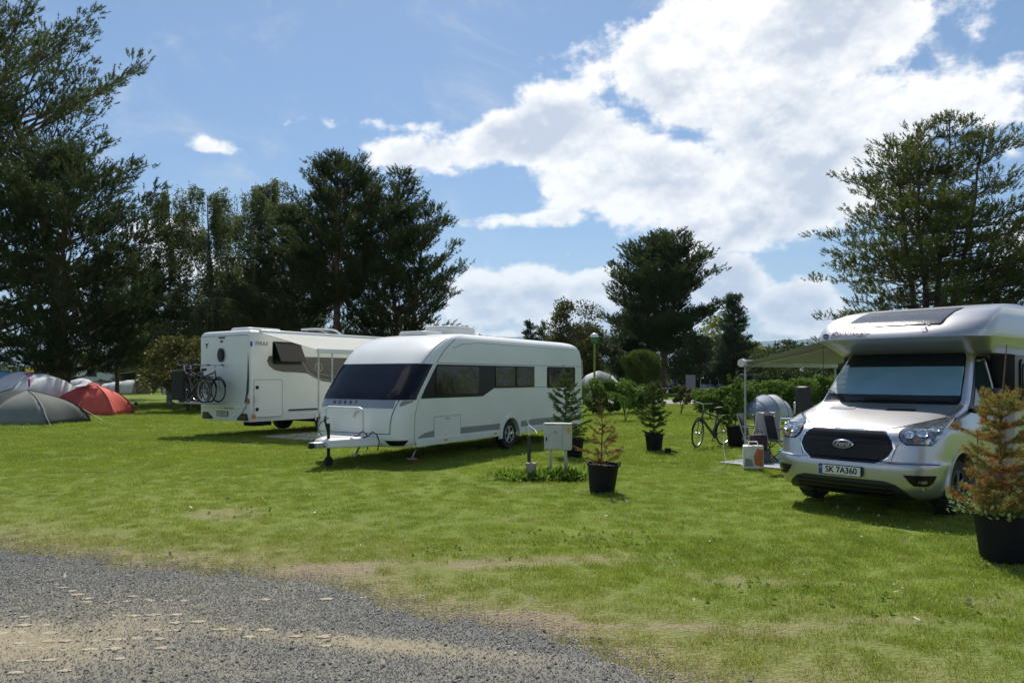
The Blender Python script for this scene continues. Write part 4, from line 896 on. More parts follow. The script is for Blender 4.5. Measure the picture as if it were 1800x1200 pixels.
bpy.context.view_layer.update(); cut(hb, cc)
# bumper crease, grille, badge
gr = interp_rows([(.655, -.40, .40), (.675, -.45, .45), (.75, -.53, .53), (.84, -.575, .575), (.93, -.55, .55), (1.0, -.49, .49), (1.025, -.44, .44)], 14)
ga = SV.patch('grille_frame', m_['chrome'], VN, [(zz, l-.025, r+.025) for zz, l, r in [(.638, -.40, .40)]+gr+[(1.042, -.44, .44)]], .012, 30, .05)
gb = SV.patch('grille', m_['gloss_black'], VN, gr, .020, 30, .02)
for z in (.72, .78, .84, .90, .96):
    e = [r for zz, l, r in gr if abs(zz-z) < .04][0]-.03
    SV.patch('grille_bar', m_['gloss_black'], gb, [(z-.012, -e, e), (z+.012, -e, e)], .034, 24, .02)
q = MB(); q.lathe([(.0, .012), (.12, .012), (.135, 0)], 36); q.v = [(x, SV.P(0, .86).y-.05-z, .865+y*.42) for x, y, z in q.v]; bd = q.done('badge', m_['chrome'], VN)
q = MB(); q.lathe([(.0, .014), (.110, .014), (.115, .008)], 36); q.v = [(x, SV.P(0, .86).y-.055-z, .865+y*.40) for x, y, z in q.v]; q.done('badge_face', m_['badge_blue'], bd)
text('lettering', 'Ford', .088, m_['chrome'], bd, Fback(0, .867, SV.P(0, .86).y-.072), .002, shear=.45)
# lower intake and splitter
SV.patch('lower_intake', m_['black_plastic'], VN, interp_rows([(.245, -.78, .78), (.34, -.72, .72), (.42, -.62, .62), (.455, -.50, .50)], 8), .012, 36, .03)
for z in (.30, .35, .40): SV.patch('intake_bar', m_['gloss_black'], VN, [(z-.008, -.6, .6), (z+.008, -.6, .6)], .022, 24, .02)
SV.patch('bumper_lip', m_['silver_paint'], VN, [(z, -.99, .99) for z in (.60, .62, .645, .66)], .014, 50, .03, byu=False)
for s in (-1, 1):
    rw = [(.42, .80, .92), (.46, .76, .955), (.52, .72, .975), (.545, .70, .98)]
    rw = [(z, min(s*a, s*b), max(s*a, s*b)) for z, a, b in rw]
    f = SV.patch('fog_light_recess', m_['gloss_black'], VN, rw, .016, 12, .02)
    SV.patch('fog_light', m_['lens_clear'], f, [(z, min(s*.84, s*.91), max(s*.84, s*.91)) for z in (.455, .475, .49)], .028, 8, .02)
    rw = [(.90, .72, .93), (.93, .66, .965), (.98, .63, .98), (1.04, .62, .99), (1.09, .645, .995), (1.13, .75, .993), (1.165, .87, .985), (1.19, .94, .978)]
    rw = [(z, min(s*a, s*b), max(s*a, s*b)) for z, a, b in rw]
    SV.patch('headlight_surround', m_['gloss_black'], VN, interp_rows([(z+(.012 if i > 4 else -.012 if i == 0 else 0), l-(.014 if s > 0 else 0.004), r+(.004 if s > 0 else .014)) for i, (z, l, r) in enumerate(rw)], 12), .006, 24, .02)
    hl = SV.patch('headlight', m_['lens_clear'], VN, interp_rows(rw, 12), .016, 24, .02)
    for u, z, r in ((.72, 1.0, .052), (.84, 1.02, .06), (.93, 1.06, .045), (.80, .945, .026)):
        pp = SV.P(SV.a_of(s*u, z), z, .014); nn = (SV.P(SV.a_of(s*u, z), z, .03)-pp).normalized(); M = Matrix.Translation(pp) @ nn.to_track_quat('Z', 'Y').to_matrix().to_4x4()
        q = MB(); q.lathe([(r, 0), (r*.95, .012), (r*.8, .006), (r*.45, .004), (r*.4, .012), (0, .014)], 20, M); q.done('lamp', m_['chrome'] if u != .80 else m_['lamp_amber'], hl)
    SV.patch('turn_signal', m_['lamp_amber'] if False else m_['chrome'], hl, [(1.075, min(s*.70, s*.97), max(s*.70, s*.97)), (1.09, min(s*.74, s*.975), max(s*.74, s*.975))], .022, 16, .02)
q = MB()
SV.line(q, [(-.62, 1.10), (-.45, 1.06), (0, 1.052), (.45, 1.06), (.62, 1.10)], .005, .001, True)
for s in (-1, 1): SV.line(q, [(s*.60, 1.10), (s*.90, 1.20), (s*.93, 1.33)], .005, .001, True); SV.line(q, [(s*.55, .66), (s*1.0, .665)], .006, .014, True); SV.line(q, [(s*.56, .70), (s*.62, .9)], .004, .001, True)
q.each('panel_seam', m_['seam'], VN)
for x in (-.42, .34):
    SV.patch('bonnet_vent', m_['stripe_grey'] if x < 0 else m_['gloss_black'], VN, [(1.262, x-.17, x+.17), (1.275, x-.17, x+.17), (1.285, x-.165, x+.165)], .006, 10, .01)
# creases on the bonnet
# number plate
q = MB(); q.box((0, -.045, .545), (.535, .02, .125)); npl = q.done('number_plate', m_['gloss_black'], VN)
q = MB(); q.box((.02, -.057, .545), (.475, .006, .108)); q.done('plate_face', m_['plate_white'], npl)
q = MB(); q.box((-.2395, -.057, .545), (.04, .007, .108)); q.done('plate_band', m_['plate_blue'], npl)
q = MB(); q.lathe([(0, 0), (.011, 0), (.011, .002), (0, .002)], 8, Matrix.Translation((-.2395, -.061, .565)) @ Matrix.Rotation(R(90), 4, 'X')); q.done('stars', m_['plate_yellow'], npl)
text('lettering', 'SK 7A360', .105, m_['gloss_black'], npl, Fback(.02, .545, -.0615), .001, sx=.93, bold=.002)
# windscreen
wr = interp_rows([(1.365, -.88, .88), (1.40, -.885, .885), (1.7, -.835, .835), (1.97, -.775, .775), (2.01, -.75, .75), (2.03, -.70, .70)], 14)
SV.patch('windscreen_border', m_['gloss_black'], VN, wr, .004, 40, .01)
bl = SV.patch('windscreen_blind', m_['blind_blue'], VN, interp_rows([(1.455, -.60, .86), (1.80, -.69, .80), (1.83, -.69, .79)], 6), .012, 24, .01)
SV.patch('side_blind', m_['blind_white'], VN, interp_rows([(1.455, -.85, -.58), (1.86, -.775, -.71)], 6), .016, 10, .01)
SV.patch('windscreen', m_['windscreen'], VN, [(z, l+.02, r-.02) for z, l, r in wr], .022, 40, .006)
for x0, x1, s in ((-.55, -.86, 1), (.30, -.28, 1)):
    q = MB(); P = [SV.P(SV.a_of(x0+(x1-x0)*t, 1.375+.12*t*(1 if x0 < 0 else .12)), 1.375+.12*t*(1 if x0 < 0 else .12), .04) for t in (0, .33, .66, 1)]
    q.tube(P, .009, 5); q.done('wiper', m_['gloss_black'], VN)
SV.patch('cowl', m_['gloss_black'], VN, [(1.345, -.87, .87), (1.362, -.88, .88)], .008, 40, .01)
# roof brow: window, lettering
SH.patch('roof_window_frame', m_['gloss_black'], VN, interp_rows([(2.375, -.61, .63), (2.40, -.63, .65), (2.64, -.60, .66)], 10), .004, 24, .01)
SH.patch('roof_window', mat('roof_glass', (.03, .035, .05), .2, var=.4, vs=5, bump=.15, bs=60), VN, interp_rows([(2.385, -.60, .62), (2.41, -.615, .635), (2.63, -.585, .645)], 10), .014, 24, .012)
def on_front(sh, s, z, u0, size, m, parent, shear=0, adv=.62, bold=0, off=.012):
    cu = bpy.data.curves.new('t', 'FONT'); cu.body = s; cu.size = size; cu.extrude = .002; cu.shear = shear; cu.offset = bold
    t = bpy.data.objects.new('tmp', cu); COL.objects.link(t); me = applied(t); bpy.data.objects.remove(t); me.materials.clear()
    for v in me.vertices:
        u = u0+v.co.x; zz = z+v.co.y*.8; v.co = sh.P(sh.a_of(u, zz), zz, off+v.co.z)
    return link('lettering', me, m, parent, 0)
on_front(SH, 'Benimar', 2.262, -.83, .17, mat('brand_pale', (.22, .18, .28), .3, coat=.5), VN, .35)
q = MB(); P = [SH.P(SH.a_of(-.90+.05*math.cos(a), 2.285+.028*math.sin(a)), 2.285+.028*math.sin(a), .012) for a in np.linspace(.6, 5.9, 14)]; q.tube(P, .010, 5); q.done('emblem', m_['letter_dark'], VN)
on_front(SH, 'S', 2.31, .42, .13, MATS['brand_pale'], VN, .5)
# cab doors and side glass
for s in (-1, 1):
    X = .93
    def wx(z): return SV._i(z, SV.lv, 2)
    def sidepatch(name, m, poly_rows, off, parent=VN, th=.012, ny=6):
        vs = []; fs = []
        for o_ in (off, off-th):
            for z, a, b in poly_rows:
                for k in range(ny+1): vs.append((s*(wx(z)+o_), a+(b-a)*k/ny, z))
        n = ny+1; k = len(poly_rows); o2 = k*n
        for i in range(k-1):
            for j in range(ny): fs += [(i*n+j, i*n+j+1, (i+1)*n+j+1, (i+1)*n+j), (o2+i*n+j, o2+(i+1)*n+j, o2+(i+1)*n+j+1, o2+i*n+j+1)]
        bd = list(range(n))+[i*n+n-1 for i in range(1, k)]+[(k-1)*n+j for j in range(n-2, -1, -1)]+[i*n for i in range(k-2, 0, -1)]
        for i in range(len(bd)): fs.append((bd[i], bd[(i+1) % len(bd)], o2+bd[(i+1) % len(bd)], o2+bd[i]))
        q = MB(); q.add(vs, fs); return q.done(name, m, parent, 40)
    sidepatch('side_glass_surround', m_['gloss_black'], interp_rows([(1.27, 1.33, 2.50), (1.36, 1.46, 2.50), (1.7, 1.76, 2.50), (1.93, 1.98, 2.50), (1.975, 2.06, 2.46)], 8), .006)
    sidepatch('door_window', mat('door_glass', (.012, .03, .026), .06, coat=.5) if s < 0 else MATS['door_glass'], interp_rows([(1.33, 1.55, 2.30), (1.7, 1.83, 2.28), (1.91, 2.03, 2.24)], 8), .012)
    q = MB(); q.tube([(s*(wx(1.90)+.012), 2.02, 1.915), (s*(wx(1.93)+.012), 2.26, 1.945), (s*(wx(1.9)+.012), 2.31, 1.90), (s*(wx(1.6)+.012), 2.34, 1.6), (s*(wx(1.33)+.012), 2.34, 1.33)], .014, 6); q.done('window_trim', m_['silver_paint'], VN)
    q = MB(); q.tube([(s*(wx(1.3)+.001), 1.52, 1.30), (s*(wx(1.0)+.002), 1.48, 1.0), (s*(wx(.8)+.002), 1.52, .5), (s*(wx(.4)), 1.6, .34)], .005, 4); q.tube([(s*wx(1.3), 2.47, 1.27), (s*wx(.5), 2.47, .34)], .005, 4); q.each('door_seam', m_['seam'], VN)
    q = MB(); q.box((s*1.045, 2.36, 1.10), (.04, .16, .035)); q.done('door_handle', m_['silver_paint'], VN, bevel=.01)
    # mirror
    q = MB(); q.tube([(s*.95, 1.42, 1.28), (s*1.12, 1.36, 1.25), (s*1.22, 1.34, 1.3)], .028, 8); arm = q.done('mirror_arm', m_['gloss_black'], VN)
    q = MB(); q.box((s*1.23, 1.34, 1.34), (.22, .13, .44)); mh = q.done('mirror', m_['black_plastic'], VN, bevel=.04)
    q = MB(); q.box((s*(1.27 if s > 0 else 1.33), 1.275, 1.24), (.15 if s > 0 else .04, .03, .17)); q.done('mirror_cap', m_['silver_paint'], mh, bevel=.012)
    q = MB(); n = 18; vs = []
    for k in range(n+1):
        a = math.pi*k/n*1.1-.16
        for rr, xx in ((.415, .99), (.415, 1.03), (.47, 1.032), (.49, 1.0)): vs.append((s*xx, 1.0+rr*math.cos(a), .36+rr*math.sin(a)))
    q.add(vs, [(k*4+j, k*4+(j+1) % 4, k*4+4+(j+1) % 4, k*4+4+j) for k in range(n) for j in range(4)]); q.done('wheel_arch', m_['silver_paint'], VN)
    q = MB(); q.prism(rrect(2.66, 3.5, 1.38, 1.94, .08), s*1.14, s*1.175); w = q.done('side_window', m_['gloss_black'], VN)
    q = MB(); q.prism(rrect(2.72, 3.44, 1.40, 1.88, .06), s*1.165, s*1.188); q.done('pane', m_['side_glass'], w)
for s in (-1, 1):
    q = MB(); q.prism([(2.46, 1.30), (3.9, 1.36), (3.9, 1.99), (2.46, 2.0)], s*.86, s*1.158); q.done('black_side_panel', m_['gloss_black'], VN)
q = MB(); q.tube([(-1.0, 1.5, 1.3), (-1.02, 1.52, 2.15)], .005, 4); q.done('antenna', m_['gloss_black'], VN)
q = MB(); q.tube([(.2, 2.6, 2.7), (.2, 2.62, 2.95)], .006, 4); q.done('antenna', m_['gloss_black'], VN)
# grey-green awning on the far side
canopy(VN, -1.15, 2.52, -3.47, 1.98, 3.33, 6.9, m_['canvas_grey'], .05, nx=12)
q = MB(); q.box((-3.50, 5.1, 1.955), (.10, 3.66, .13)); q.done('awning_rail', m_['galv'], VN, bevel=.015)
q = MB(); q.tube([(-3.5, 3.22, 1.96), (-3.5, 3.31, 1.96)], .075, 12); q.done('rail_end_cap', m_['white_metal'], VN)
q = MB(); q.tube([(-3.48, 3.34, 1.9), (-3.48, 3.34, .02)], .022, 8); q.tube([(-3.48, 3.34, 1.78), (-3.48, 3.62, 1.92)], .012, 6); q.box((-3.48, 3.34, .015), (.14, .1, .03)); q.done('awning_leg', m_['galv'], VN)
q = MB(); q.tube([(-3.48, 6.85, 1.9), (-3.48, 6.85, .02)], .022, 8); q.done('awning_leg', m_['galv'], VN)
q = MB(); q.tube([(-1.18, 3.6, 2.42), (-2.4, 3.75, 2.14), (-3.45, 3.6, 1.94)], .02, 6); q.tube([(-1.18, 4.9, 2.46), (-3.45, 4.9, 1.97)], .016, 6); q.each('awning_arm', m_['galv'], VN)
# ------------------------------------------------------------------ trees (left to right)
pine(at(106, 47), 28.0, 8.4, 'tall pine with a leaning reddish upper trunk at the left edge', 101, 'pine_green', base=.46, nb=95, pads=12, lean=(-9.5, 0), cnt=120, padr=.72, ln=.28, w=.055)
pine(at(112, 41), 14.0, 6.6, 'broad dark pine with low boughs behind the red tent', 102, 'pine_dark', base=.10, nb=120, pads=13, cnt=110, padr=.68, ln=.28, w=.06)
pine(at(-10, 43), 18.0, 7.0, 'dark pine filling the left edge below the leaning trunk', 103, 'pine_dark', base=.08, nb=110, pads=12, cnt=110, padr=.68, ln=.28, w=.06)
pine(at(205, 56), 9.5, 5.6, 'low spreading pine with green boughs near the white building', 104, 'pine_green', base=.20, nb=80, pads=11, cnt=100, padr=.66, shape='wide')
pine(at(236, 88), 16.5, 3.7, 'dark spruce between the left pines and the birches, taller one', 105, 'spruce_dark', 'bark', base=.04, nb=110, cnt=60, padr=.35, name='spruce_tree', shape='cone', ln=.3, w=.07)
pine(at(272, 90), 15.0, 3.7, 'dark spruce directly left of the birches, shorter one', 106, 'spruce_dark', 'bark', base=.04, nb=110, cnt=60, padr=.35, name='spruce_tree', shape='cone', ln=.3, w=.07)
birch(at(298, 46), 14.0, 3.6, 'leftmost of the three drooping birches behind the white motorhome', 111, 'drooping birches')
birch(at(378, 47), 14.3, 4.2, 'middle one of the three drooping birches', 112, 'drooping birches', nb=64)
birch(at(458, 46), 15.0, 4.2, 'tallest, rightmost of the three drooping birches', 113, 'drooping birches', nb=68)
broadleaf(at(345, 50), 8.0, 4.2, 'dark leafy tree below the birches behind the motorhome', 114, 'pine_dark', n=34, size=.2, cnt=520, base=.06)
broadleaf(at(440, 51), 9.0, 4.4, 'dark leafy tree right of the low one, behind the motorhome roof', 115, 'pine_dark', n=36, size=.2, cnt=520, base=.06)
pine(at(515, 44), 11.5, 4.4, 'dark dense pine between birches and the bare reddish trunk', 116, 'pine_dark', base=.06, nb=110, pads=10, cnt=100, padr=.6)
pine(at(593, 42), 14.0, 4.0, 'pine with a straight bare reddish trunk behind the awning', 117, 'pine_dark', base=.38, nb=90, cnt=100, padr=.52, pads=10, tr=.020)
pine(at(690, 43), 13.6, 4.9, 'wide pine with several stems and a long bough reaching right, above the caravan', 118, 'pine_dark', base=.10, nb=72, cnt=95, padr=.50, stems=((-1.5, 0, .98), (.4, .4, 1.0), (2.2, -.3, .84)), pads=10, up=.5)
broadleaf(at(812, 60), 6.2, 1.8, 'small light green tree just right of the wide pine', 119, 'birch_leaf', n=16, size=.17, cnt=200, base=.15)
broadleaf(at(848, 75), 5.4, 1.7, 'low olive tree top showing above the caravan roof', 120, 'olive_leaf', n=14, size=.2, cnt=200, base=.2)
broadleaf(at(908, 110), 6.6, 2.5, 'far dark round tree left of the small far spruce', 121, 'pine_dark', n=14, size=.35, cnt=200, base=.1)
pine(at(932, 108), 9.6, 2.4, 'small far spruce with a pointed top above the caravan roof', 122, 'spruce_dark', 'bark', base=.05, nb=60, cnt=40, padr=.4, name='spruce_tree', shape='cone', ln=.4, w=.12)
pine(at(957, 108), 9.4, 1.9, 'far thin pine just right of the small far spruce', 123, 'pine_dark', base=.35, nb=26, cnt=45, padr=.5, ln=.35, w=.1)
broadleaf(at(1008, 72), 9.4, 2.7, 'olive and yellow leaved tree left of the big central pine', 124, 'olive_leaf', n=34, size=.22, cnt=260, base=.12)
broadleaf(at(1050, 76), 7.6, 3.0, 'dark leafy tree behind the lamp post', 125, 'pine_dark', n=34, size=.24, cnt=360, base=.04)
pine(at(1165, 74), 15.5, 5.9, 'big dark pine with a thick trunk in the middle of the campsite', 126, 'pine_dark', base=.24, nb=150, gap=.12, cnt=90, padr=.8, ln=.36, w=.10, pads=12, tr=.026, shape='pine')
pine(at(1110, 80), 9.0, 4.2, 'low dark pine left of the big pine trunk', 127, 'pine_dark', base=.08, nb=90, cnt=80, pads=10, padr=.95, ln=.38, w=.09, shape='wide')
broadleaf(at(1262, 86), 9.0, 3.6, 'bright yellow green tree behind the right side of the big pine', 128, 'yellow_leaf', n=26, size=.25, cnt=300, base=.2)
broadleaf(at(1312, 80), 7.2, 2.2, 'bright yellow green tree right of the spruce', 129, 'yellow_leaf', n=20, size=.22, cnt=280, base=.1)
pine(at(1290, 62), 8.4, 2.5, 'dark spruce with a thin bare tip right of the big pine', 130, 'spruce_dark', 'bark', base=.04, nb=100, cnt=55, padr=.42, name='spruce_tree', shape='cone', ln=.3, w=.07)
broadleaf(at(1238, 66), 5.4, 3.0, 'dark low tree under the right boughs of the big pine', 131, 'pine_dark', n=26, size=.24, cnt=360, base=.03)
pine(at(1388, 105), 6.6, 2.6, 'far small spruce showing above the grey awning', 132, 'spruce_dark', 'bark', base=.04, nb=50, cnt=40, padr=.4, name='spruce_tree', shape='cone', ln=.4, w=.12)
broadleaf(at(1352, 120), 6.2, 3.2, 'far dark tree left of the far small spruce', 133, 'pine_dark', n=14, size=.35, cnt=200, base=.05)
pine(at(1632, 42), 16.4, 10.2, 'large multi stemmed pine with layered boughs above the silver motorhome', 134, 'white_pine', 'bark', base=.10, nb=92, cnt=95, padr=.70, ln=.27, w=.055, pads=11, stems=((-1.8, 0, .92), (-.3, .5, .97), (1.2, 0, 1.0), (3.4, .2, .95)), shape='wide', tr=.020, up=.10, gap=.12)
pine(at(1870, 40), 12.0, 5.4, 'pine at the right edge partly out of the picture', 135, 'white_pine', 'bark', base=.12, nb=80, cnt=100, padr=.62, ln=.28, w=.055, pads=11, shape='wide')
for k, (px, Y, h, r0) in enumerate(((1390, 42, 3.6, 2.4), (1425, 46, 3.4, 2.0), (1345, 60, 3.2, 2.2))):
    broadleaf(at(px, Y), h, r0, ['dark bush behind the grey dome tent', 'dark reddish bush beside the far white caravan', 'dark bush behind the parked dark van'][k], 140+k, 'pine_dark', n=22, size=.16, cnt=300, base=.02, name='bush', cat='bush')
# distant wood that closes the horizon
r = np.random.default_rng(77); C = []
for k in range(420):
    X = r.uniform(-170, 190); Y = 150+r.uniform(0, 60); s = r.uniform(1.6, 3.4); o = r.normal(0, 1, (110, 3)); o /= np.linalg.norm(o, axis=1)[:, None]/(r.uniform(0, 1, (110, 1))**.4); C.append(np.array([X, Y, s*1.0])+o*np.array([s*1.3, s, s*1.15]))
V, F = leaves(np.concatenate(C), r, .9); o = raw('distant_wood', V, F, MATS['pine_dark'], None); tag(o, 'low dark line of far trees along the horizon', 'wood', kind='stuff')
# dark undergrowth behind the left motorhome
for k, (px, Y, h, r0) in enumerate(((330, 36, 3.9, 1.9), (420, 40, 3.4, 3.0), (520, 40, 3.2, 3.2), (640, 40, 3.0, 3.4), (740, 40, 3.1, 3.2), (820, 46, 3.0, 2.6))):
    broadleaf(at(px, Y), h, r0, ['olive leafy bush beside the rear of the left motorhome', 'dark shrub behind the rear roof edge of the left motorhome', 'dark shrub behind the white awning', 'dark shrub behind the caravan front', 'dark shrub behind the caravan air conditioner', 'dark shrub behind the middle of the caravan roof'][k], 150+k, 'olive_leaf' if k == 0 else 'pine_dark', n=24, size=.15, cnt=360, base=.0, name='bush', cat='bush')
# hedge bushes
def bush(loc, h, r0, label, seed, leaf='bush_leaf', n=16, cnt=330, size=.10, group=None, base=.10, name='bush'):
    return broadleaf(loc, h, r0, label, seed, leaf, 'bark', n=n, size=size, cnt=cnt, base=base, name=name, group=group, cat='bush', stems=3)
hl = [(1043, 33, 1.6, .7, 'hedge bush touching the rear end of the caravan'), (1072, 34, 1.55, .62, 'second hedge bush from the caravan, below the lamp post'), (1098, 34, 1.5, .6, 'third hedge bush from the caravan'),
      (1122, 35, 1.5, .6, 'hedge bush just left of the round topped thuja')]
for k, (px, Y, h, r0, lb) in enumerate(hl): bush(at(px, Y), h, r0, lb, 160+k, group='hedge bushes beside the path')
hr = [(1248, 30, 1.35, .75), (1272, 29.5, 1.4, .7), (1296, 30, 1.4, .75), (1320, 32, 1.55, .8), (1348, 32, 1.6, .8), (1374, 33, 1.6, .8), (1400, 33, 1.7, .9), (1432, 34, 1.7, .9), (1470, 34, 1.7, .9)]
lbr = ['hedge bush right behind the bicycle handlebars', 'hedge bush behind the bicycle saddle', 'hedge bush left of the awning leg', 'hedge bush just right of the awning leg', 'hedge bush behind the left side of the grey dome tent', 'hedge bush behind the top of the grey dome tent', 'hedge bush behind the right side of the grey dome tent', 'hedge bush left of the far white caravan', 'hedge bush in front of the far white caravan']
for k, (px, Y, h, r0) in enumerate(hr): bush(at(px, Y), h, r0, lbr[k], 170+k, group='hedge bushes beside the path')
bush(at(1100, 28.5), 1.5, .55, 'small two stemmed shrub on the lawn in front of the hedge', 190, n=9, cnt=110, base=.3, name='shrub')
bush(at(1197, 33), 1.3, .42, 'little single bush standing alone on the lawn left of the bicycle', 191, 'olive_leaf', n=9, cnt=130, base=.35, name='shrub')
# round topped thuja
r = np.random.default_rng(5); t = thing('thuja_tree', at(1128, 37), 0, 'round topped thuja with upright sprays behind the potted spruce', 'tree')
C = []; D = []
for k in range(1500):
    a = r.uniform(0, 6.28); f = r.uniform(0, 1); rr = (1.0 if f < .7 else 1.0*math.sqrt(max(0, 1-((f-.7)/.3)**2)))*(.75+.45*math.sin(a*2.5+f*5)**2)*(.55+.45*f)*r.uniform(.5, 1)**.5; C.append((rr*math.cos(a), rr*math.sin(a), .9+f*1.95)); D.append((math.cos(a)*.25, math.sin(a)*.25, 1))
V, F = needles(np.array(C), np.array(D), 16, .26, .035, .22, r); raw('crown', V*np.array([1, 1, 1.0]), F, MATS['thuja'], t); wood('trunk', [([(0, 0, 0), (.03, 0, 1.0), (0, 0, 2.2)], .07, .02, 7), ([(0, 0, .8), (.5, 0, 1.6)], .03, .01, 5), ([(0, 0, .8), (-.5, .1, 1.6)], .03, .01, 5)], MATS['bark'], t)
# ------------------------------------------------------------------ saplings and pots
mat('pot_black', (.009, .009, .012), .6, spec=.25); mat('pot_soil', (.06, .045, .03), .95, bump=.5, bs=40)
def pot(loc, r, h, label, tilt=0, handles=True, group='black plastic plant pots'):
    t = thing('plant_pot', loc, 0, label, 'plant pot', group); t.rotation_euler = (tilt, tilt*.6, .4)
    q = MB(); q.lathe([(0, 0), (r*.78, 0), (r*.80, .02), (r*.97, h*.92), (r*1.05, h*.93), (r*1.06, h), (r*.98, h), (r*.94, h*.9)], 36, caps=False); b = q.done('pot_body', m_['pot_black'], t)
    q = MB(); q.lathe([(0, h*.9), (r*.95, h*.9)], 24, caps=False); q.done('soil', m_['pot_soil'], t)
    if handles:
        for a in (-2.1, -.9):
            M = Matrix.Rotation(a, 4, 'Z') @ Matrix.Translation((r*1.0, 0, h)); q = MB(); q.tube([(0, -.09, -.02), (0, -.08, .035), (0, .08, .035), (0, .09, -.02)], .010, 5, M); q.done('handle', m_['pot_black'], t)
    return t
def sapling(loc, H, Rb, label, seed, leaf, name='spruce_sapling', nwh=10, perw=6, z0=.25, leader=.22, ndl=.03, nd=(1.0, 1.0), dens=150, w=.006, bark='bark', droop=.0, top_bare=0, prof=None):
    r = np.random.default_rng(seed); t = thing(name, loc, 0, label, 'sapling'); paths = [([(0, 0, -.15), (r.normal(0, .012)*H, r.normal(0, .01)*H, H*.5), (r.normal(0, .012)*H, 0, H)], .016*H/1.5, .004, 6)]
    T = np.array(paths[0][0]); C = []; D = []
    def along(P, n, d0):
        u = r.uniform(0, 1, n); A = np.array(P); q = np.linspace(0, 1, len(P)); c = np.stack([np.interp(u, q, A[:, i]) for i in range(3)], 1); ax = (A[-1]-A[0])/np.linalg.norm(A[-1]-A[0]); s = r.normal(0, 1, (n, 3)); s -= ax*(s@ax)[:, None]; s /= np.linalg.norm(s, axis=1)[:, None]; C.append(c); D.append(s+ax*.7)
    for k in range(nwh):
        f = z0+(1-z0-leader)*(k/(nwh-1)); c = np.array([np.interp(f, [0, .5, 1], T[:, i]) for i in range(3)]); g = (f-z0)/(1-z0)
        for b in range(perw):
            a = 6.283*b/perw+r.uniform(-.4, .4)+k; L_ = (Rb*(1-g)**.8 if prof is None else Rb*prof(g))*r.uniform(.5, 1.25)+.04; el = .25+.4*g-droop+r.normal(0, .1); bp = bend(c, (math.cos(a)*math.cos(el), math.sin(a)*math.cos(el), math.sin(el)), L_, r, 4, .35, .1); paths.append((bp, .006, .002, 4))
            bare_ = top_bare and g > top_bare; nn = int(dens*L_/.4*(.12 if bare_ else 1)); along(bp[0:], nn, 0); BP = np.array(bp)
            for s in range(int(6+L_*16)):
                q = .2+.75*r.uniform(); p0 = np.array([np.interp(q, np.linspace(0, 1, 5), BP[:, i]) for i in range(3)]); a2 = a+(-1)**s*r.uniform(.5, 1.0); l2 = L_*.45*(1.15-q); p1 = p0+np.array([math.cos(a2)*l2, math.sin(a2)*l2, l2*r.uniform(-.15, .35)]); paths.append(([p0, p1], .003, .0015, 3)); along([p0, p1], int(dens*l2/.4*(.12 if bare_ else 1))+1, 0)
    along([T[1]+(T[2]-T[1])*.5, T[2]], int(dens*(.3 if not top_bare else .05)), 0)
    C = np.concatenate(C); D = np.concatenate(D); D /= np.linalg.norm(D, axis=1)[:, None]; V, F = needles(C, D, 3, ndl, w, .35, r); raw('needles', V, F, MATS[leaf], t); wood('stem', paths, MATS[bark], t); return t
# dead conifer in the middle pot
p_ = at(1058, 11.05); pot(p_+Vector((0, 0, -.01)), .235, .42, 'tilted black pot holding the half dead conifer, right of the electric box', .05)
sapling(p_+Vector((-.02, 0, .38)), 1.16, .50, 'half dead brown conifer with bare tip growing in the middle pot', 201, 'sapling_dry', nwh=8, perw=4, z0=.12, leader=.2, dens=60, top_bare=.36, bark='bark_red', ndl=.028, w=.007, prof=lambda g: max(.10, (1-g*1.7))**.8*(.9 if g > .05 else .7))
# green spruce behind the electric box
p_ = at(1000, 15.7); pot(p_+Vector((.12, 0, 0)), .2, .40, 'black pot mostly hidden behind the electric box', 0, False)
sapling(p_+Vector((-.1, 0, .3)), 1.66, .58, 'green spruce sapling standing behind the white electric box', 202, 'sapling_green', nwh=9, perw=5, z0=.12, leader=.17, dens=75, ndl=.035, w=.009)
p_ = at(1150, 17.1); pot(p_, .215, .37, 'black pot with a bushy green spruce, alone on the lawn', 0, True)
sapling(p_+Vector((0, 0, .33)), 1.28, .42, 'bushy green spruce sapling in the pot alone on the lawn', 203, 'sapling_green', nwh=10, perw=6, z0=.12, leader=.10, dens=75, ndl=.034, w=.010, prof=lambda g: .35+.65*math.sin(min(1, g*1.6+.25)*math.pi*.62)-.75*g**2)
p_ = at(1296, 18.2); pot(p_, .27, .50, 'large black pot behind the rear bicycle wheel', 0, False)
sapling(p_+Vector((-.05, 0, .42)), 1.5, .42, 'thin leafy sapling in the pot behind the bicycle', 204, 'bush_leaf', name='sapling', nwh=7, perw=4, z0=.10, leader=.25, dens=13, ndl=.07, w=.03, prof=lambda g: .9-.5*g)
p_ = at(1772, 6.95); pot(p_, .29, .42, 'large black pot in the near right corner', 0, False)
sapling(p_+Vector((-.05, 0, .38)), 1.62, .46, 'large orange and green conifer in the near right pot', 205, 'sapling_orange', nwh=9, perw=7, z0=.08, leader=.36, dens=78, ndl=.042, w=.0042, bark='bark_red', prof=lambda g: (1-g)**.7*(.95+.25*math.sin(g*37)), top_bare=.82)
r = np.random.default_rng(8); c = np.stack([r.normal(0, .17, 1500), r.normal(0, .17, 1500), .42+np.abs(r.normal(0, .09, 1500))], 1); V, F = leaves(c, r, .045); o = raw('ivy', V, F, MATS['ivy'], None); o.location = p_; tag(o, 'small glossy green leaves growing at the foot of the orange conifer', 'ivy')
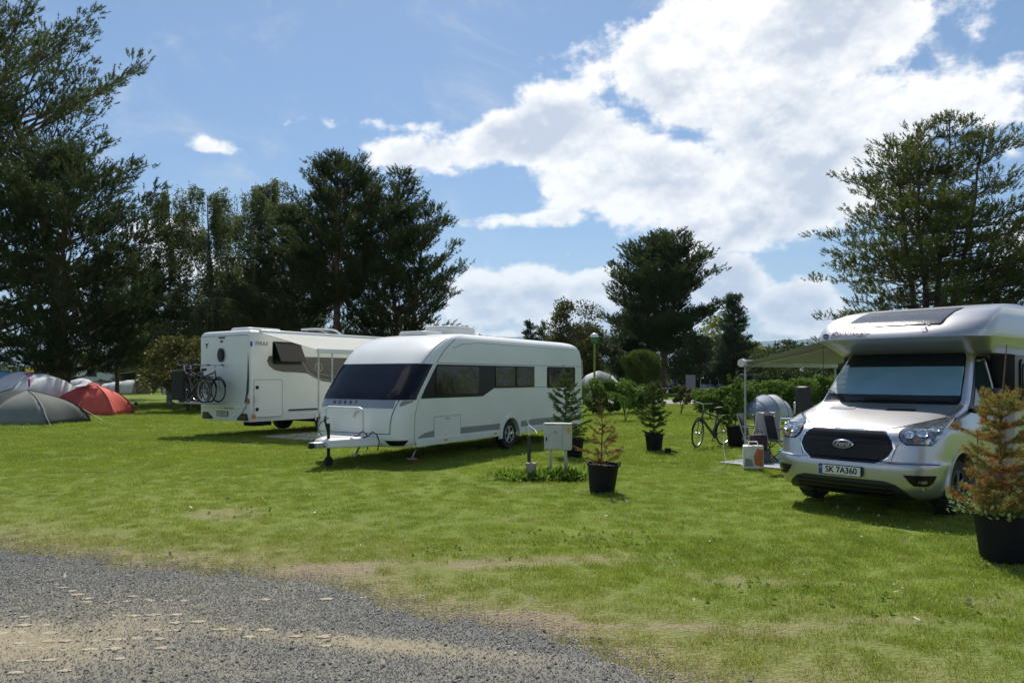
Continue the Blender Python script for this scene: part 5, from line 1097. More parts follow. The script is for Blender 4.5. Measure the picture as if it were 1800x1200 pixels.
# weeds
fol('weed_leaf', (.12, .22, .02), (.22, .32, .04), .45, 6)
def weed_patch(x0, y0, rx, ry, n, h, w, seed, name, label, m='bush_leaf'):
    r = np.random.default_rng(seed); V = []; F = []
    for k in range(n):
        x = x0+r.normal(0, rx); y = y0+r.normal(0, ry); 
        for q in range(7):
            a = r.uniform(0, 6.28); l = h*r.uniform(.4, 1.2); e = r.uniform(.3, 1.45); d = np.array([math.cos(a)*math.cos(e), math.sin(a)*math.cos(e), math.sin(e)]); s = np.array([-math.sin(a), math.cos(a), 0])*w*r.uniform(.5, 1.1); p = np.array([x, y, float(lawn_z(x, y))]); i = len(V)
            V += [p, p+d*l*.5+s, p+d*l+np.array([0, 0, -l*.25]), p+d*l*.5-s]; F.append((i, i+1, i+2, i+3))
    o = raw(name, np.array(V), np.array(F), MATS[m], None); tag(o, label, 'weeds', kind='stuff')
weed_patch(.20, 12.4, .24, .16, 110, .24, .022, 1, 'weeds', 'tall weeds around the water tap and the electric box posts', 'weed_leaf')
weed_patch(.90, 12.4, .26, .14, 110, .30, .018, 2, 'weeds', 'tall grass weeds under the electric box', 'weed_leaf')
for k, (x, y, n) in enumerate(((.9, 7.9, 36), (1.5, 7.5, 26), (-.9, 7.2, 14), (2.3, 6.0, 22), (3.1, 5.6, 16), (-3.2, 9.5, 12))):
    weed_patch(x, y, .42, .22, n, .045, .018, 10+k, 'weeds', ['broadleaf plantain patch in the middle of the lawn', 'broadleaf plantain patch right of the middle of the lawn', 'small weed patch in the lawn near the gravel edge', 'pale leaved weed patch in the near right lawn', 'weed patch at the right end of the near lawn', 'weed patch in the left of the lawn'][k], 'weed_leaf')
# clover flowers and dead leaves
x, y = pts_field(5, 26, 3.2); ok = ~gi_(x, y) & (fbm(x, y, .5, 3, 81) > .47); x, y = x[ok], y[ok]
bm = bmesh.new(); bmesh.ops.create_icosphere(bm, subdivisions=1, radius=1); src = ([np.array(q.co) for q in bm.verts], [[q.index for q in fa.verts] for fa in bm.faces]); bm.free()
scatter('clover_flowers', np.stack([x, y, lawn_z(x, y)+.045], 1), rng.uniform(.005, .010, len(x)), [src], mat('clover_white', (.6, .6, .5), .8), 'tiny white clover heads dotted over the lawn', 'clover')
r = np.random.default_rng(12); x = r.uniform(-6, 5, 70); y = r.uniform(4.3, 11, 70); V, F = leaves(np.stack([x, y, lawn_z(x, y)+.045], 1), r, .055); o = raw('fallen_leaves', V, F, mat('leaf_pale', (.42, .38, .27), .8, var=.3, vs=3), None); tag(o, 'few pale dead leaves lying scattered on the grass', 'leaves', kind='stuff')
# ------------------------------------------------------------------ lamp post
mat('lamp_green', (.20, .26, .03), .5); mat('lamp_band', (.03, .16, .06), .4); mat('globe', (.70, .74, .76), .2, coat=1)
lp = thing('street_lamp', at(1045, 36), 0, 'yellow green lamp post with a white globe behind the caravan', 'street lamp')
q = MB(); q.tube([(0, 0, 0), (0, 0, 3.35)], [.06, .05], 10); q.done('pole', m_['lamp_green'], lp)
q = MB(); q.lathe([(.05, 3.3), (.16, 3.38), (.165, 3.44), (.10, 3.46)], 20); q.done('collar', m_['lamp_band'], lp)
q = MB(); q.lathe([(.01, 3.42)]+[(.205*math.sin(a), 3.63-.205*math.cos(a)) for a in np.linspace(.5, 3.13, 12)], 24); q.done('globe', m_['globe'], lp)
q = MB(); q.lathe([(.212*math.sin(a), 3.63-.212*math.cos(a)) for a in np.linspace(.8, 1.5, 6)], 24, caps=False); q.done('globe_band', m_['lamp_band'], lp)
# ------------------------------------------------------------------ electric box, tap
mat('box_cream', (.50, .50, .45), .5, var=.1, vs=4); mat('yellow_tag', (.55, .42, .04), .6)
eb = thing('electric_box', at(981, 12.8), R(-14), 'white electric supply box on two posts right of the caravan wheel', 'electric box')
q = MB(); q.box((0, 0, .66), (.46, .2, .44)); bx_ = q.done('cabinet', m_['box_cream'], eb, bevel=.012)
q = MB(); q.box((-.06, -.108, .66), (.30, .016, .41)); d = q.done('door', m_['box_cream'], eb, bevel=.006)
q = MB(); q.box((-.18, -.122, .63), (.02, .014, .06)); q.done('handle', m_['gloss_black'], d)
q = MB(); q.box((-.03, -.118, .75), (.05, .004, .035)); q.done('label', m_['band_grey'], d)
q = MB(); q.add([(.17, -.115, .80), (.20, -.115, .86), (.23, -.115, .80), (.20, -.115, .74)], [(0, 1, 2, 3)]); q.add([(.15, -.14, .79), (.19, -.13, .83), (.21, -.15, .76), (.17, -.16, .74)], [(0, 1, 2, 3)]); q.done('yellow_tag', m_['yellow_tag'], eb)
q = MB(); q.box((0, 0, .89), (.48, .23, .02)); q.done('rain_lid', m_['box_cream'], eb)
for x in (-.13, .13):
    q = MB(); q.box((x, .02, .21), (.045, .045, .46)); q.done('post', m_['galv'], eb)
tp = thing('water_tap', at(930, 12.6), 0, 'metal water tap on a short post with a concrete foot, left of the electric box', 'water tap')
q = MB(); q.tube([(0, .03, 0), (0, .03, .72)], .03, 8); q.done('post', mat('post_dark', (.05, .05, .045), .8), tp)
q = MB(); q.tube([(-.02, 0, .84), (.0, 0, .88), (.05, -.01, .84), (.11, -.03, .80)], .022, 8); q.tube([(0, 0, .70), (0, 0, .85)], .02, 8); q.tube([(-.03, 0, .95), (0, 0, .88)], .012, 6); q.tube([(-.05, 0, .93), (.02, 0, .97)], .01, 6); q.tube([(.10, -.03, .80), (.13, -.04, .74)], .018, 8); q.done('faucet', m_['chrome'], tp)
q = MB(); q.lathe([(.05, 0), (.055, .12), (.085, .17), (.09, .26), (0, .26)], 14, Matrix.Translation((.03, -.22, 0))); q.done('foot', m_['concrete'], tp)
# ------------------------------------------------------------------ campsite bits at the right
b = bike('dark trekking bicycle parked on the lawn left of the awning leg', Vector((4.85, 18.1, 0)), R(-51), 'bike_frame', lean=R(5), steer=R(14))
q = MB(); q.tube([at(1272, 17.6, .3), at(1272, 17.0, .03), at(1274, 15.6, .03), at(1277, 14.3, .03), at(1268, 13.6, .03), at(1252, 13.1, .03)], .006, 5); tag(q.done('cable', m_['stripe_grey'], None), 'pale cable trailing over the grass from the bicycle', 'cable')
# folding chair with towel
fabric = mat('chair_cloth', (.03, .03, .035), .8); mat('towel', (.72, .70, .74), .9, transl=.2, bump=.2, bs=20)
def camp_chair(loc, rz, label):
    t = thing('camping_chair', loc, rz, label, 'camping chair', 'folding camping chairs under the awning')
    for s in (-1, 1):
        q = MB(); q.tube([(s*.27, -.25, 0), (s*.27, .25, .42)], .011, 6); q.tube([(s*.27, .25, 0), (s*.27, -.25, .42), (s*.30, -.26, .64)], .011, 6); q.tube([(s*.27, .20, .40), (s*.28, .36, .92)], .011, 6); q.done('side_frame', m_['galv'], t)
        q = MB(); q.box((s*.31, 0, .65), (.06, .52, .025)); q.done('armrest', m_['gloss_black'], t, bevel=.01)
    for y in (-.25, .25):
        q = MB(); q.tube([(-.27, y, 0.02), (.27, y, .40)], .010, 6); q.tube([(.27, y, .02), (-.27, y, .40)], .010, 6); q.done('cross_brace', m_['gloss_black'], t)
    q = MB(); q.add([(-.27, -.26, .43), (.27, -.26, .43), (.25, .0, .38), (-.25, .0, .38), (-.26, .24, .41), (.26, .24, .41)], [(0, 1, 2, 3), (3, 2, 5, 4)]); o = q.done('seat', fabric, t); md = o.modifiers.new('s', 'SOLIDIFY'); md.thickness = .012
    q = MB(); q.add([(-.26, .24, .44), (.26, .24, .44), (.27, .31, .70), (-.27, .31, .70), (-.27, .37, .92), (.27, .37, .92)], [(0, 1, 2, 3), (3, 2, 5, 4)]); o = q.done('backrest', fabric, t); md = o.modifiers.new('s', 'SOLIDIFY'); md.thickness = .012
    return t
camp_chair(at(1364, 15.2), R(118), 'dark folding camping chair with crossed legs beside the van headlight')
c1 = camp_chair(at(1331, 15.6), R(60), 'folding camping chair hidden under the pale towel')
q = MB(); vs = []
for o_ in (0, .012):
    for i in range(9):
        for j in range(7):
            u = i/8; y = .40-.03*math.sin(j*1.3) if u < .05 else .40; zz = .95-.55*u; vs.append((-.28+.56*j/6+.01*math.sin(u*9), .395+o_-.16*u+.015*math.sin(j*2+u*4), zz+(.03 if i == 0 else 0)))
n = 63; fs = [(i*7+j, i*7+j+1, i*7+j+8, i*7+j+7) for i in range(8) for j in range(6)]; fs += [tuple(n+k for k in f[::-1]) for f in fs]; fs += [(j, j+1, n+j+1, n+j) for j in range(6)]
vs2 = []
for i in range(9):
    for j in range(7): vs2.append((-.28+.56*j/6, .44+.02*math.sin(j*1.7)+.015*(i/8), .98-.60*i/8+.02*math.sin(j*2.2)))
q.add(vs, fs); q.add(vs2, [(i*7+j, i*7+j+1, i*7+j+8, i*7+j+7) for i in range(8) for j in range(6)]); q.add([vs[j] for j in range(7)]+[vs2[j] for j in range(7)], [(j, j+1, 8+j, 7+j) for j in range(6)])
tw = q.done('towel', m_['towel'], None, 60); tw.matrix_world = Matrix.Translation(at(1328, 15.5)) @ Matrix.Rotation(R(200), 4, 'Z'); tag(tw, 'pale lilac towel draped over the back of a camping chair', 'towel')
# shopping bag
bag = thing('shopping_bag', at(1324, 13.7), R(-12), 'white shopping bag with orange print standing at the awning leg', 'bag')
q = MB(); q.add([(-.18, -.09, 0), (.18, -.09, 0), (.18, .09, 0), (-.18, .09, 0), (-.19, -.07, .42), (.18, -.08, .44), (.17, .07, .43), (-.18, .08, .44)], [(0, 3, 2, 1), (0, 1, 5, 4), (1, 2, 6, 5), (2, 3, 7, 6), (3, 0, 4, 7), (4, 5, 6, 7)]); q.done('bag_body', mat('bag_white', (.74, .73, .68), .6, var=.12, vs=7), bag, bevel=.02)
q = MB(); q.add([(.02, -.096, .08), (.16, -.098, .05), (.17, -.094, .36), (.06, -.092, .38), (.0, -.095, .24)], [(0, 1, 2, 3, 4)]); q.done('print', mat('print_orange', (.55, .17, .06), .6, var=.3, vs=20), bag)
q = MB(); q.add([(-.16, -.098, .05), (.0, -.097, .06), (-.04, -.094, .18), (-.15, -.094, .20)], [(0, 1, 2, 3)]); q.done('print', m_['stripe_grey'], bag)
for y in (-.06, .06):
    q = MB(); q.tube([(-.09, y, .42), (-.07, y, .50), (.07, y, .50), (.09, y, .42)], .008, 5); q.done('handle', m_['white_metal'], bag)
hb_ = thing('handbag', at(1333, 14.6), R(10), 'dark patterned handbag beside the shopping bag', 'bag')
q = MB(); roof_box(q, 0, 0, .28, .34, .16, .28, .8); q.done('bag_body', mat('bag_dark', (.06, .03, .035), .6, var=.5, vs=30), hb_)
q = MB(); q.tube([(-.1, 0, .5), (-.08, 0, .62), (.08, 0, .62), (.1, 0, .5)], .009, 5); q.done('handle', m_['gloss_black'], hb_)
q = MB(); q.box((0, 0, .14), (.4, .3, .27)); tag(q.done('storage_crate', m_['dark_alloy'], None, bevel=.02), 'dark crate on which the patterned handbag stands', 'crate').location = at(1333, 14.62)
q = MB(); q.box((0, 0, .008), (1.5, 1.6, .012)); rg = q.done('rug', mat('rug_blue', (.30, .32, .42), .9, var=.2, vs=8), None); rg.matrix_world = Matrix.Translation(at(1362, 14.6)) @ Matrix.Rotation(R(-50), 4, 'Z'); tag(rg, 'blue grey rug lying under the awning beside the van', 'rug')
q = MB(); q.box((0, 0, .15), (.16, .16, .30)); q.lathe([(.05, .30), (.05, .33), (0, .33)], 12); o = q.done('water_container', mat('blue_plastic', (.06, .25, .50), .35), None, bevel=.02); o.location = at(1378, 14.2); tag(o, 'blue water container next to the van bumper', 'container')
# grey dome tent and other tents
def arc_tent(loc, rz, L, Wd, H, label, colors, name='dome_tent', nseg=14, prof=None, doors=True, group=None):
    """arched tent: hoops across x, length along y; panels per section"""
    t = thing(name, loc, rz, label, 'tent', group); prof = prof or (lambda v: math.sin(math.pi*v)**.55)
    nv = len(colors); sec = 6; hs = []
    def pt(v, a):
        k = max(prof(v), .0); sag = 1-.035*math.sin(math.pi*((v*nv) % 1)); return (Wd/2*k*math.cos(a)*sag, (v-.5)*L, max(H*k*math.sin(a)**.9*sag, .0))
    for s in range(nv):
        vs = []; fs = []
        for i in range(sec+1):
            v = (s+i/sec)/nv; v = min(max(v, .004), .996)
            for j in range(nseg+1): vs.append(pt(v, math.pi*j/nseg))
        w = nseg+1; fs = [(i*w+j, i*w+j+1, (i+1)*w+j+1, (i+1)*w+j) for i in range(sec) for j in range(nseg)]
        q = MB(); q.add(vs, fs); o = q.done('fly_panel', MATS[colors[s]], t, 70); md = o.modifiers.new('s', 'SOLIDIFY'); md.thickness = .01
    for s in range(1, nv):
        q = MB(); q.tube([pt(s/nv, math.pi*j/nseg) for j in range(nseg+1)], .018, 5); q.done('tent_pole', m_['band_grey'], t)
    return t
for nm, c in (('tent_grey', (.27, .33, .42)), ('tent_light', (.55, .55, .56)), ('tent_dark', (.09, .10, .11)), ('tent_olive', (.20, .21, .19)), ('tent_olive_dark', (.035, .05, .045)), ('tent_red', (.68, .11, .075)), ('tent_red_dark', (.42, .05, .05)), ('tent_white', (.62, .62, .62)), ('tent_blue', (.10, .33, .52)), ('tent_navy', (.02, .05, .20)), ('tent_cream', (.60, .57, .52))):
    mat(nm, c, .7, var=.08, vs=2.5, transl=.18, bump=.25, bs=4)
def pole_tent(loc, rz, base, apexes, label, cols, bulge=.16, name='dome_tent', group=None, overlays=()):
    """base: corner points (x,y); apexes: ridge points (x,y,z); every side panel spans two corners and the nearest ridge points"""
    t = thing(name, loc, rz, label, 'tent', group); n = len(base); B = [Vector((a, b, 0)) for a, b in base]; A = [Vector(a) for a in apexes]; N = 10
    def rib(b, a, k):
        p = b.lerp(a, k); up = math.sin(math.pi*k)*bulge*(a.z); o = Vector((p.x-a.x, p.y-a.y, 0)); 
        return p+Vector((0, 0, up))+o*.25*math.sin(math.pi*k)
    na = [min(A, key=lambda q: (Vector((q.x, q.y))-Vector((b.x, b.y))).length) for b in B]
    for i in range(n):
        b0, b1, a0, a1 = B[i], B[(i+1) % n], na[i], na[(i+1) % n]; vs = []
        for k in range(N+1):
            f = k/N; p, q_ = rib(b0, a0, f), rib(b1, a1, f)
            for j in range(9):
                g = j/8; s = p.lerp(q_, g); c = Vector((sum(a.x for a in A)/len(A), sum(a.y for a in A)/len(A), s.z*.8)); sg = .16*4*g*(1-g)*(1-f)**.5*(.3+.7*math.sin(math.pi*min(f+.15, 1)))
                wr = .012*math.sin(g*23+f*5)*(4*g*(1-g)); vs.append(s.lerp(c, sg+wr))
        fs = [(k*9+j, k*9+j+1, (k+1)*9+j+1, (k+1)*9+j) for k in range(N) for j in range(8)]
        q = MB(); q.add(vs, fs); o = q.done('fly_panel', MATS[cols[i % len(cols)]], t, 70); md = o.modifiers.new('s', 'SOLIDIFY'); md.thickness = .01
        q = MB(); q.tube([rib(b0, a0, k/N)+Vector((0, 0, .005)) for k in range(N+1)], .016, 5); q.done('seam', MATS[cols[i % len(cols)]], t)
        e = rib(b0, a0, .45); g_ = b0+(b0-a0).normalized()*.55; g_.z = 0
        q = MB(); q.tube([e, g_], .005, 3); q.done('guy_line', m_['white_metal'], t)
        q = MB(); q.tube([g_+Vector((0, 0, -.03)), g_+Vector((.02, 0, .07))], .008, 4); q.done('peg', m_['galv'], t)
    return t
arc_tent(at(1350, 29.8), R(-62), 2.3, 1.75, 1.0, 'small grey dome tent behind the camping chairs', ['tent_grey', 'tent_grey', 'tent_light', 'tent_light', 'tent_grey'])
q = MB(); q.box((0, 0, .16), (1.15, .6, .06)); 
for x in (-.5, .5):
    for y in (-.25, .25): q.box((x, y, .065), (.04, .04, .13))
o = q.done('camp_bed', m_['tent_grey'], None, bevel=.01); o.location = at(1376, 27.0); tag(o, 'low blue grey camp bed on the grass in front of the grey dome tent', 'camp bed')
# left group
t1 = pole_tent(at(44, 27.2), R(-12), [(-1.9, -1.1), (-.1, -1.45), (1.95, -1.05), (1.85, 1.1), (-1.9, 1.1)], [(-.55, 0, 1.26), (.1, 0, 1.22)], 'dark grey green dome tent in the left corner, nearest of the tents', ['tent_olive_dark', 'tent_olive', 'tent_olive_dark', 'tent_olive_dark', 'tent_olive_dark'])
t = thing('tent_canopy', (0, 0, 0), 0, 'x', 'x'); bpy.data.objects.remove(t)
t2 = pole_tent(at(162, 33.5), R(-6), [(-1.5, -.8), (.15, -1.1), (1.55, -.8), (1.45, .9), (-1.5, .9)], [(-.15, 0, 1.36), (.15, 0, 1.36)], 'red dome tent in the middle of the tent group', ['tent_red_dark', 'tent_red', 'tent_red', 'tent_red_dark', 'tent_red_dark'])
q = MB(); q.add([(-.75, -.26, 1.25), (0, -.38, 1.31), (.05, -.26, 1.46), (.0, .1, 1.52), (-.45, .1, 1.46), (-.28, -.44, 1.26)], [(0, 5, 1, 2, 3, 4)]); q.done('roof_cap', MATS['tent_light'], t2)
q = MB(); q.add([(.0, -.36, 1.35), (.5, -.28, 1.27), (.45, -.1, 1.37), (.05, -.1, 1.48)], [(0, 1, 2, 3)]); q.done('roof_cap', MATS['tent_red_dark'], t2)
arc_tent(at(20, 34.5), R(72), 6.0, 3.6, 1.95, 'large silver and blue tunnel tent behind the grey green tent', ['tent_white', 'tent_white', 'tent_blue', 'tent_white', 'tent_white'], 'tunnel_tent', prof=lambda v: (.86+.14*math.sin(math.pi*v)) if .08 < v < .8 else (.9*math.sin(math.pi*min(v/.16, .5)) if v <= .08 else .86+.0*v if v < .81 else .86*math.cos((v-.8)/.2*math.pi/2)**.6))
arc_tent(at(213, 72), R(78), 4.6, 2.6, 1.55, 'small white tunnel tent with a pale entrance at the edge of the tent field', ['tent_cream', 'tent_white', 'tent_white'], 'tunnel_tent', prof=lambda v: 1-.35*v if v < .9 else .68*math.cos((v-.9)/.1*math.pi/2)**.6)
arc_tent(at(142, 72), R(80), 3.6, 2.6, 1.6, 'white tent half hidden behind the red tent', ['tent_light', 'tent_white', 'tent_white'], 'tunnel_tent')
arc_tent(at(1053, 60), R(75), 4.2, 3.0, 2.2, 'grey and white dome tent beside the lamp post behind the hedge', ['tent_white', 'tent_olive', 'tent_light', 'tent_olive'])
arc_tent(at(1238, 74), R(80), 3.4, 2.6, 1.75, 'pale blue dome tent right of the grey board', ['tent_grey', 'tent_white', 'tent_grey'])
arc_tent(at(1196, 78), R(80), 2.6, 2.4, 1.7, 'navy and white tent between the pine trunk and the grey board', ['tent_navy', 'tent_white', 'tent_navy'])
# pinwheel toy and person far away, ground lantern
t = thing('pinwheel', at(51, 31.5), 0, 'yellow and pink pinwheel toy rising behind the dark tent', 'pinwheel')
q = MB(); q.tube([(0, 0, 0), (0, 0, 1.75)], .012, 5); q.done('stick', m_['galv'], t)
mat('toy_yellow', (.65, .5, .02), .5); mat('toy_pink', (.6, .05, .2), .5); mat('toy_blue', (.05, .1, .5), .5)
for k, c in enumerate(('toy_yellow', 'toy_yellow', 'toy_pink', 'toy_pink', 'toy_blue', 'toy_yellow')):
    a = k*math.pi/3+1.2; q = MB(); q.add([(0, 0, 1.88), (.2*math.cos(a), -.02, 1.88+.2*math.sin(a)), (.2*math.cos(a+.8), .03, 1.88+.2*math.sin(a+.8)), (0, .04, 1.88), (.2*math.cos(a), .02, 1.88+.2*math.sin(a))], [(0, 1, 2), (3, 2, 4), (0, 2, 3), (1, 4, 2), (0, 3, 4, 1)]); q.done('blade', MATS[c], t)
q = MB(); q.add([(-.06, 0, 1.6), (.06, 0, 1.62), (.05, 0, 1.3), (-.02, 0, 1.25)], [(0, 1, 2, 3)]); o = q.done('ribbon', MATS['toy_pink'], t); o.modifiers.new('s', 'SOLIDIFY').thickness = .01
t = thing('garden_lantern', at(239, 38.5), 0, 'small black ground lantern on a stake right of the red tent', 'lantern')
q = MB(); q.tube([(0, 0, 0), (0, 0, .25)], .012, 5); q.done('stake', m_['gloss_black'], t)
q = MB(); q.lathe([(.02, .22), (.07, .25), (.07, .33), (.09, .34), (.02, .40), (0, .40)], 10); q.done('lamp_head', m_['gloss_black'], t)
def person(loc, rz, label, shirt, legs):
    t = thing('person', loc, rz, label, 'person')
    J = {'p': (0, 0, .92), 'c': (0, 0, 1.25), 'n': (0, 0, 1.46), 'h': (0, -.01, 1.62), 'ht': (0, -.01, 1.72), 'ls': (-.19, 0, 1.40), 'le': (-.26, .02, 1.12), 'lw': (-.27, -.08, .88), 'lf': (-.27, -.10, .80), 'rs': (.19, 0, 1.40), 're': (.26, .02, 1.12), 'rw': (.26, -.06, .88), 'rf': (.26, -.08, .80),
         'lh': (-.10, 0, .90), 'lk': (-.12, -.04, .48), 'la': (-.13, .03, .08), 'lt': (-.14, -.12, .03), 'rh': (.10, 0, .90), 'rk': (.11, .0, .48), 'ra': (.12, .04, .08), 'rt': (.13, -.12, .03)}
    E = [('p', 'c'), ('c', 'n'), ('n', 'h'), ('h', 'ht'), ('n', 'ls'), ('ls', 'le'), ('le', 'lw'), ('lw', 'lf'), ('n', 'rs'), ('rs', 're'), ('re', 'rw'), ('rw', 'rf'), ('p', 'lh'), ('lh', 'lk'), ('lk', 'la'), ('la', 'lt'), ('p', 'rh'), ('rh', 'rk'), ('rk', 'ra'), ('ra', 'rt')]
    rad = {'p': .14, 'c': .15, 'n': .06, 'h': .095, 'ht': .07, 'ls': .065, 'rs': .065, 'le': .045, 're': .045, 'lw': .03, 'rw': .03, 'lf': .035, 'rf': .035, 'lh': .09, 'rh': .09, 'lk': .06, 'rk': .06, 'la': .04, 'ra': .04, 'lt': .04, 'rt': .04}
    ks = list(J); me = bpy.data.meshes.new('body'); me.from_pydata([J[k] for k in ks], [(ks.index(a), ks.index(b)) for a, b in E], []); o = bpy.data.objects.new('body', me); COL.objects.link(o)
    sk = o.modifiers.new('s', 'SKIN'); 
    for i, k in enumerate(ks): me.skin_vertices[0].data[i].radius = (rad[k], rad[k]*.85)
    me.skin_vertices[0].data[0].use_root = True
    o.modifiers.new('u', 'SUBSURF').levels = 1; m2 = applied(o); o.modifiers.clear(); o.data = m2
    for c in ('skin', ): m2.materials.append(mat('skin', (.42, .25, .17), .6))
    m2.materials.append(shirt); m2.materials.append(legs)
    for f in m2.polygons: z = f.center.z; f.material_index = 2 if z < .92 and abs(f.center.x) < .22 and z > .5 else 1 if (.92 <= z < 1.44 and not (abs(f.center.x) > .22 and z < 1.2)) else 0
    m2.shade_smooth(); o.parent = t
    q = MB(); q.lathe([(.0, .115), (.06, .10), (.10, .05), (.105, 0), (.09, -.05)], 14, Matrix.Translation((0, .012, 1.68)), caps=False); q.done('hair', mat('hair', (.04, .025, .015), .8), t); return t
person(at(90, 66), R(20), 'person in an orange shirt standing far away behind the tents', mat('shirt_orange', (.5, .13, .06), .8), mat('shorts_dark', (.03, .03, .05), .8))
# ------------------------------------------------------------------ buildings and far things
mat('wall_white', (.55, .56, .56), .8, var=.06, vs=.4); mat('roof_tile', (.28, .12, .07), .85, var=.25, vs=2, bump=.4, bs=8)
t = thing('building', at(238, 112), R(-4), 'long low white building behind the tents at the left', 'building')
q = MB(); q.box((0, 4, 2.0), (19, 7.5, 4.0)); q.done('wall', m_['wall_white'], t)
q = MB(); q.prism([(-.2, 3.95), (8.2, 3.95), (4, 5.6)], -10, 10); q.done('roof', m_['roof_tile'], t)
q = MB(); q.box((0, .20, .55), (19.1, .1, 1.1)); q.done('plinth', m_['stripe_grey'], t)
for x in (-7, -2.5, 2, 6.5):
    q = MB(); q.box((x, .22, 2.3), (1.4, .12, 1.2)); w = q.done('window', m_['dark_glass'], t); q = MB(); q.box((x, .14, 1.65), (1.6, .14, .1)); q.done('sill', m_['wall_white'], w)
q = MB(); q.box((4.3, -1.2, 1.2), (1.6, 2.2, 2.4)); q.done('porch', m_['wall_white'], t)
t = thing('house', at(318, 74), R(-8), 'small house with a pale wall and reddish roof corner behind the bicycle rack', 'house')
q = MB(); q.box((0, 2, 1.6), (4.2, 4, 3.2)); q.done('wall', m_['wall_white'], t)
q = MB(); q.prism([(-.5, 3.15), (4.5, 3.15), (2, 5.0)], -2.4, 2.4); q.done('roof', m_['roof_tile'], t)
q = MB(); q.box((0, -.03, 1.8), (1.0, .1, 1.0)); w = q.done('window', m_['dark_glass'], t)
t = thing('information_board', at(1214, 54), R(-6), 'tall plain grey board beside the path', 'board')
q = MB(); q.box((0, 0, .95), (.68, .14, 1.75)); q.done('panel', mat('board_grey', (.17, .18, .21), .7, var=.08, vs=2), t, bevel=.01)
q = MB(); q.box((-.3, .1, .5), (.08, .06, 1.0)); q.box((.3, .1, .5), (.08, .06, 1.0)); q.done('post', m_['galv'], t)
t = thing('waste_bin', at(1226, 52), 0, 'small dark waste bin right of the grey board', 'waste bin')
q = MB(); q.lathe([(.0, .35), (.17, .35), (.20, .9), (.21, .92), (0, .92)], 14); q.done('drum', m_['gloss_black'], t); q = MB(); q.tube([(0, .2, 0), (0, .2, .95)], .03, 6); q.box((0, .18, .7), (.1, .08, .05)); q.done('post', m_['galv'], t)
t = thing('wire_fence', (0, 0, 0), 0, 'thin post and sagging wire strung along the path', 'fence')
a = at(1151, 43); b2 = at(1222, 44); c_ = at(1085, 43)
for p_ in (a, c_, at(1300, 46)): q = MB(); q.tube([p_, p_+Vector((0, 0, 1.15))], .035, 6); q.done('post', m_['post_dark'] if 'post_dark' in m_ else m_['galv'], t)
for u, v in ((c_, a), (a, at(1300, 46))):
    q = MB(); q.tube([u.lerp(v, k/8)+Vector((0, 0, 1.08-.12*math.sin(math.pi*k/8))) for k in range(9)], .014, 4); q.done('wire', m_['galv'], t)
# camping fence panels
t = thing('windbreak', at(1270, 62), R(-4), 'low pale grey windbreak screen behind the hedge', 'windbreak')
for k in range(5):
    q = MB(); q.add([(-1.8+k*.75, .12*(-1)**k, 0), (-1.05+k*.75, .12*(-1)**(k+1), 0), (-1.05+k*.75, .12*(-1)**(k+1), 1.05), (-1.8+k*.75, .12*(-1)**k, 1.1)], [(0, 1, 2, 3)]); o = q.done('screen_panel', m_['tent_grey'], t); o.modifiers.new('s', 'SOLIDIFY').thickness = .01
    q = MB(); q.tube([(-1.8+k*.75, .12*(-1)**k, 0), (-1.8+k*.75, .12*(-1)**k, 1.45)], .02, 5); q.done('screen_pole', m_['white_metal'], t)
# wooden cabin and dark car
t = thing('cabin', at(1340, 84), R(-5), 'small red wooden cabin with a pale roof and yellow window posts', 'cabin')
q = MB(); q.box((0, 1.5, 1.2), (3.6, 3, 2.4)); q.done('wall', mat('cabin_red', (.20, .045, .03), .8), t)
q = MB(); q.prism([(-.9, 2.35), (3.4, 2.75), (3.4, 2.87), (-.9, 2.47)], -2.3, 2.1); q.done('roof', m_['gelcoat_warm'], t)
for x in (-.6, 0, .6): q = MB(); q.box((x, -.04, 1.5), (.22, .06, 1.6)); q.done('window_post', mat('post_yellow', (.50, .30, .05), .7), t) if x == -.6 else q.done('window_post', MATS['post_yellow'], t)
def side_car(loc, rz, label, m, L_=4.4, H=1.7, cat='car'):
    t = thing('parked_car', loc, rz, label, cat)
    pr = [(-L_/2, .35), (-L_/2, .8), (-L_/2+.15, 1.0), (-L_*.24, 1.08), (-L_*.10, H*.96), (0, H), (L_*.38, H*.98), (L_*.48, 1.0), (L_/2, .85), (L_/2, .35)]
    q = MB(); q.prism([(a, b) for a, b in pr], -.85, .85); b = q.done('body', m, t, bevel=.06)
    q = MB(); q.prism([(-L_*.21, 1.08), (-L_*.10, H*.9), (L_*.36, H*.92), (L_*.43, 1.08)], -.865, .865); q.done('side_window', m_['dark_glass'], t)
    for s in (-1, 1):
        for y in (-L_*.31, L_*.31):
            q = MB(); q.lathe([(.0, -.1), (.2, -.1), (.33, -.09), (.33, .09), (.2, .1), (0, .1)], 20, Matrix.Translation((s*.80, y, .33)) @ Matrix.Rotation(R(90), 4, 'Y')); w = q.done('wheel', m_['rubber'], t)
    return t
side_car(at(1338, 58), R(84), 'dark parked van behind the hedge under the cabin', mat('car_dark', (.02, .025, .04), .3, coat=1), 4.6, 1.95, 'van')
side_car(at(1150, 92), R(84), 'dark car parked far behind the thuja', mat('car_maroon', (.10, .02, .025), .3, coat=1), 4.4, 1.5)
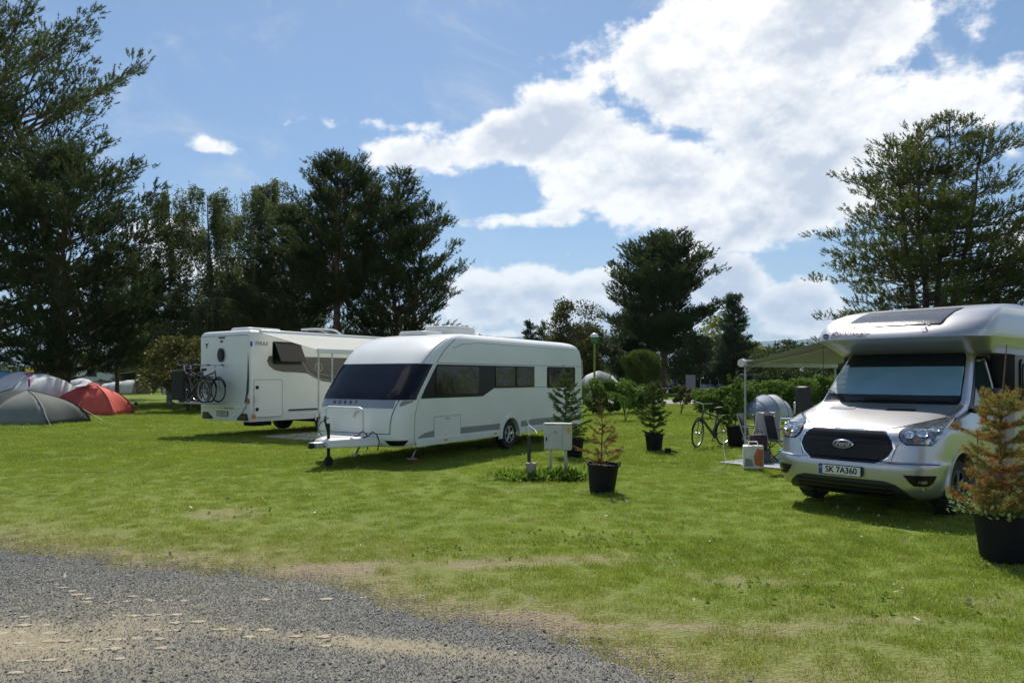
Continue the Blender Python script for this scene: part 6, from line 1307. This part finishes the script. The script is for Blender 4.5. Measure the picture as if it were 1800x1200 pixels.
# far caravan at right
t = thing('caravan', at(1466, 50), R(-70), 'old white caravan far back at the right, beside the van windscreen', 'caravan')
q = MB(); q.prism([(-2.2, .5), (-2.35, 1.2), (-2.1, 2.1), (-1.8, 2.4), (1.8, 2.4), (2.1, 2.1), (2.3, 1.2), (2.2, .5)], -1.05, 1.05); q.done('body', m_['gelcoat_warm'], t, bevel=.05)
for y in (-1.3, .1, 1.4): q = MB(); q.box((1.06, y, 1.55), (.04, .9, .6)); q.done('window', m_['dark_glass'], t); q = MB(); q.box((-1.06, y, 1.55), (.04, .9, .6)); q.done('window', m_['dark_glass'], t)
q = MB(); q.box((0, -2.32, 1.55), (1.5, .06, .6)); q.done('window', m_['dark_glass'], t)
for s in (-1, 1): q = MB(); q.lathe([(0, -.1), (.3, -.1), (.3, .1), (0, .1)], 18, Matrix.Translation((s*.95, 0, .3)) @ Matrix.Rotation(R(90), 4, 'Y')); q.done('wheel', m_['rubber'], t)
q = MB(); q.tube([(0, -2.3, .5), (0, -3.3, .5)], .05, 6); q.done('drawbar', m_['galv'], t)
# small square thing in the grass by the lawn pot
q = MB(); q.box((0, 0, .06), (.12, .1, .12)); q.tube([(.06, 0, .07), (.2, -.05, .03)], .02, 6); o = q.done('socket_plug', m_['gloss_black'], None, bevel=.01); o.location = at(1174, 16.4); tag(o, 'small black plug lying in the grass beside the lawn pot', 'plug')
# ------------------------------------------------------------------ air
hz = bpy.data.materials.new('air'); hz.use_nodes = True; N = hz.node_tree.nodes; N.clear(); pv = N.new('ShaderNodeVolumePrincipled'); ou = N.new('ShaderNodeOutputMaterial'); hz.node_tree.links.new(pv.outputs[0], ou.inputs['Volume'])
pv.inputs['Color'].default_value = (.52, .74, 1.0, 1); pv.inputs['Density'].default_value = 6e-5; pv.inputs['Anisotropy'].default_value = .2
q = MB(); q.box((0, 5950, 600), (19000, 12900, 1206)); hb2 = q.done('haze', hz, None, 0); tag(hb2, 'thin blue air in front of the far hills', 'haze', kind='stuff')
bpy.context.view_layer.update()
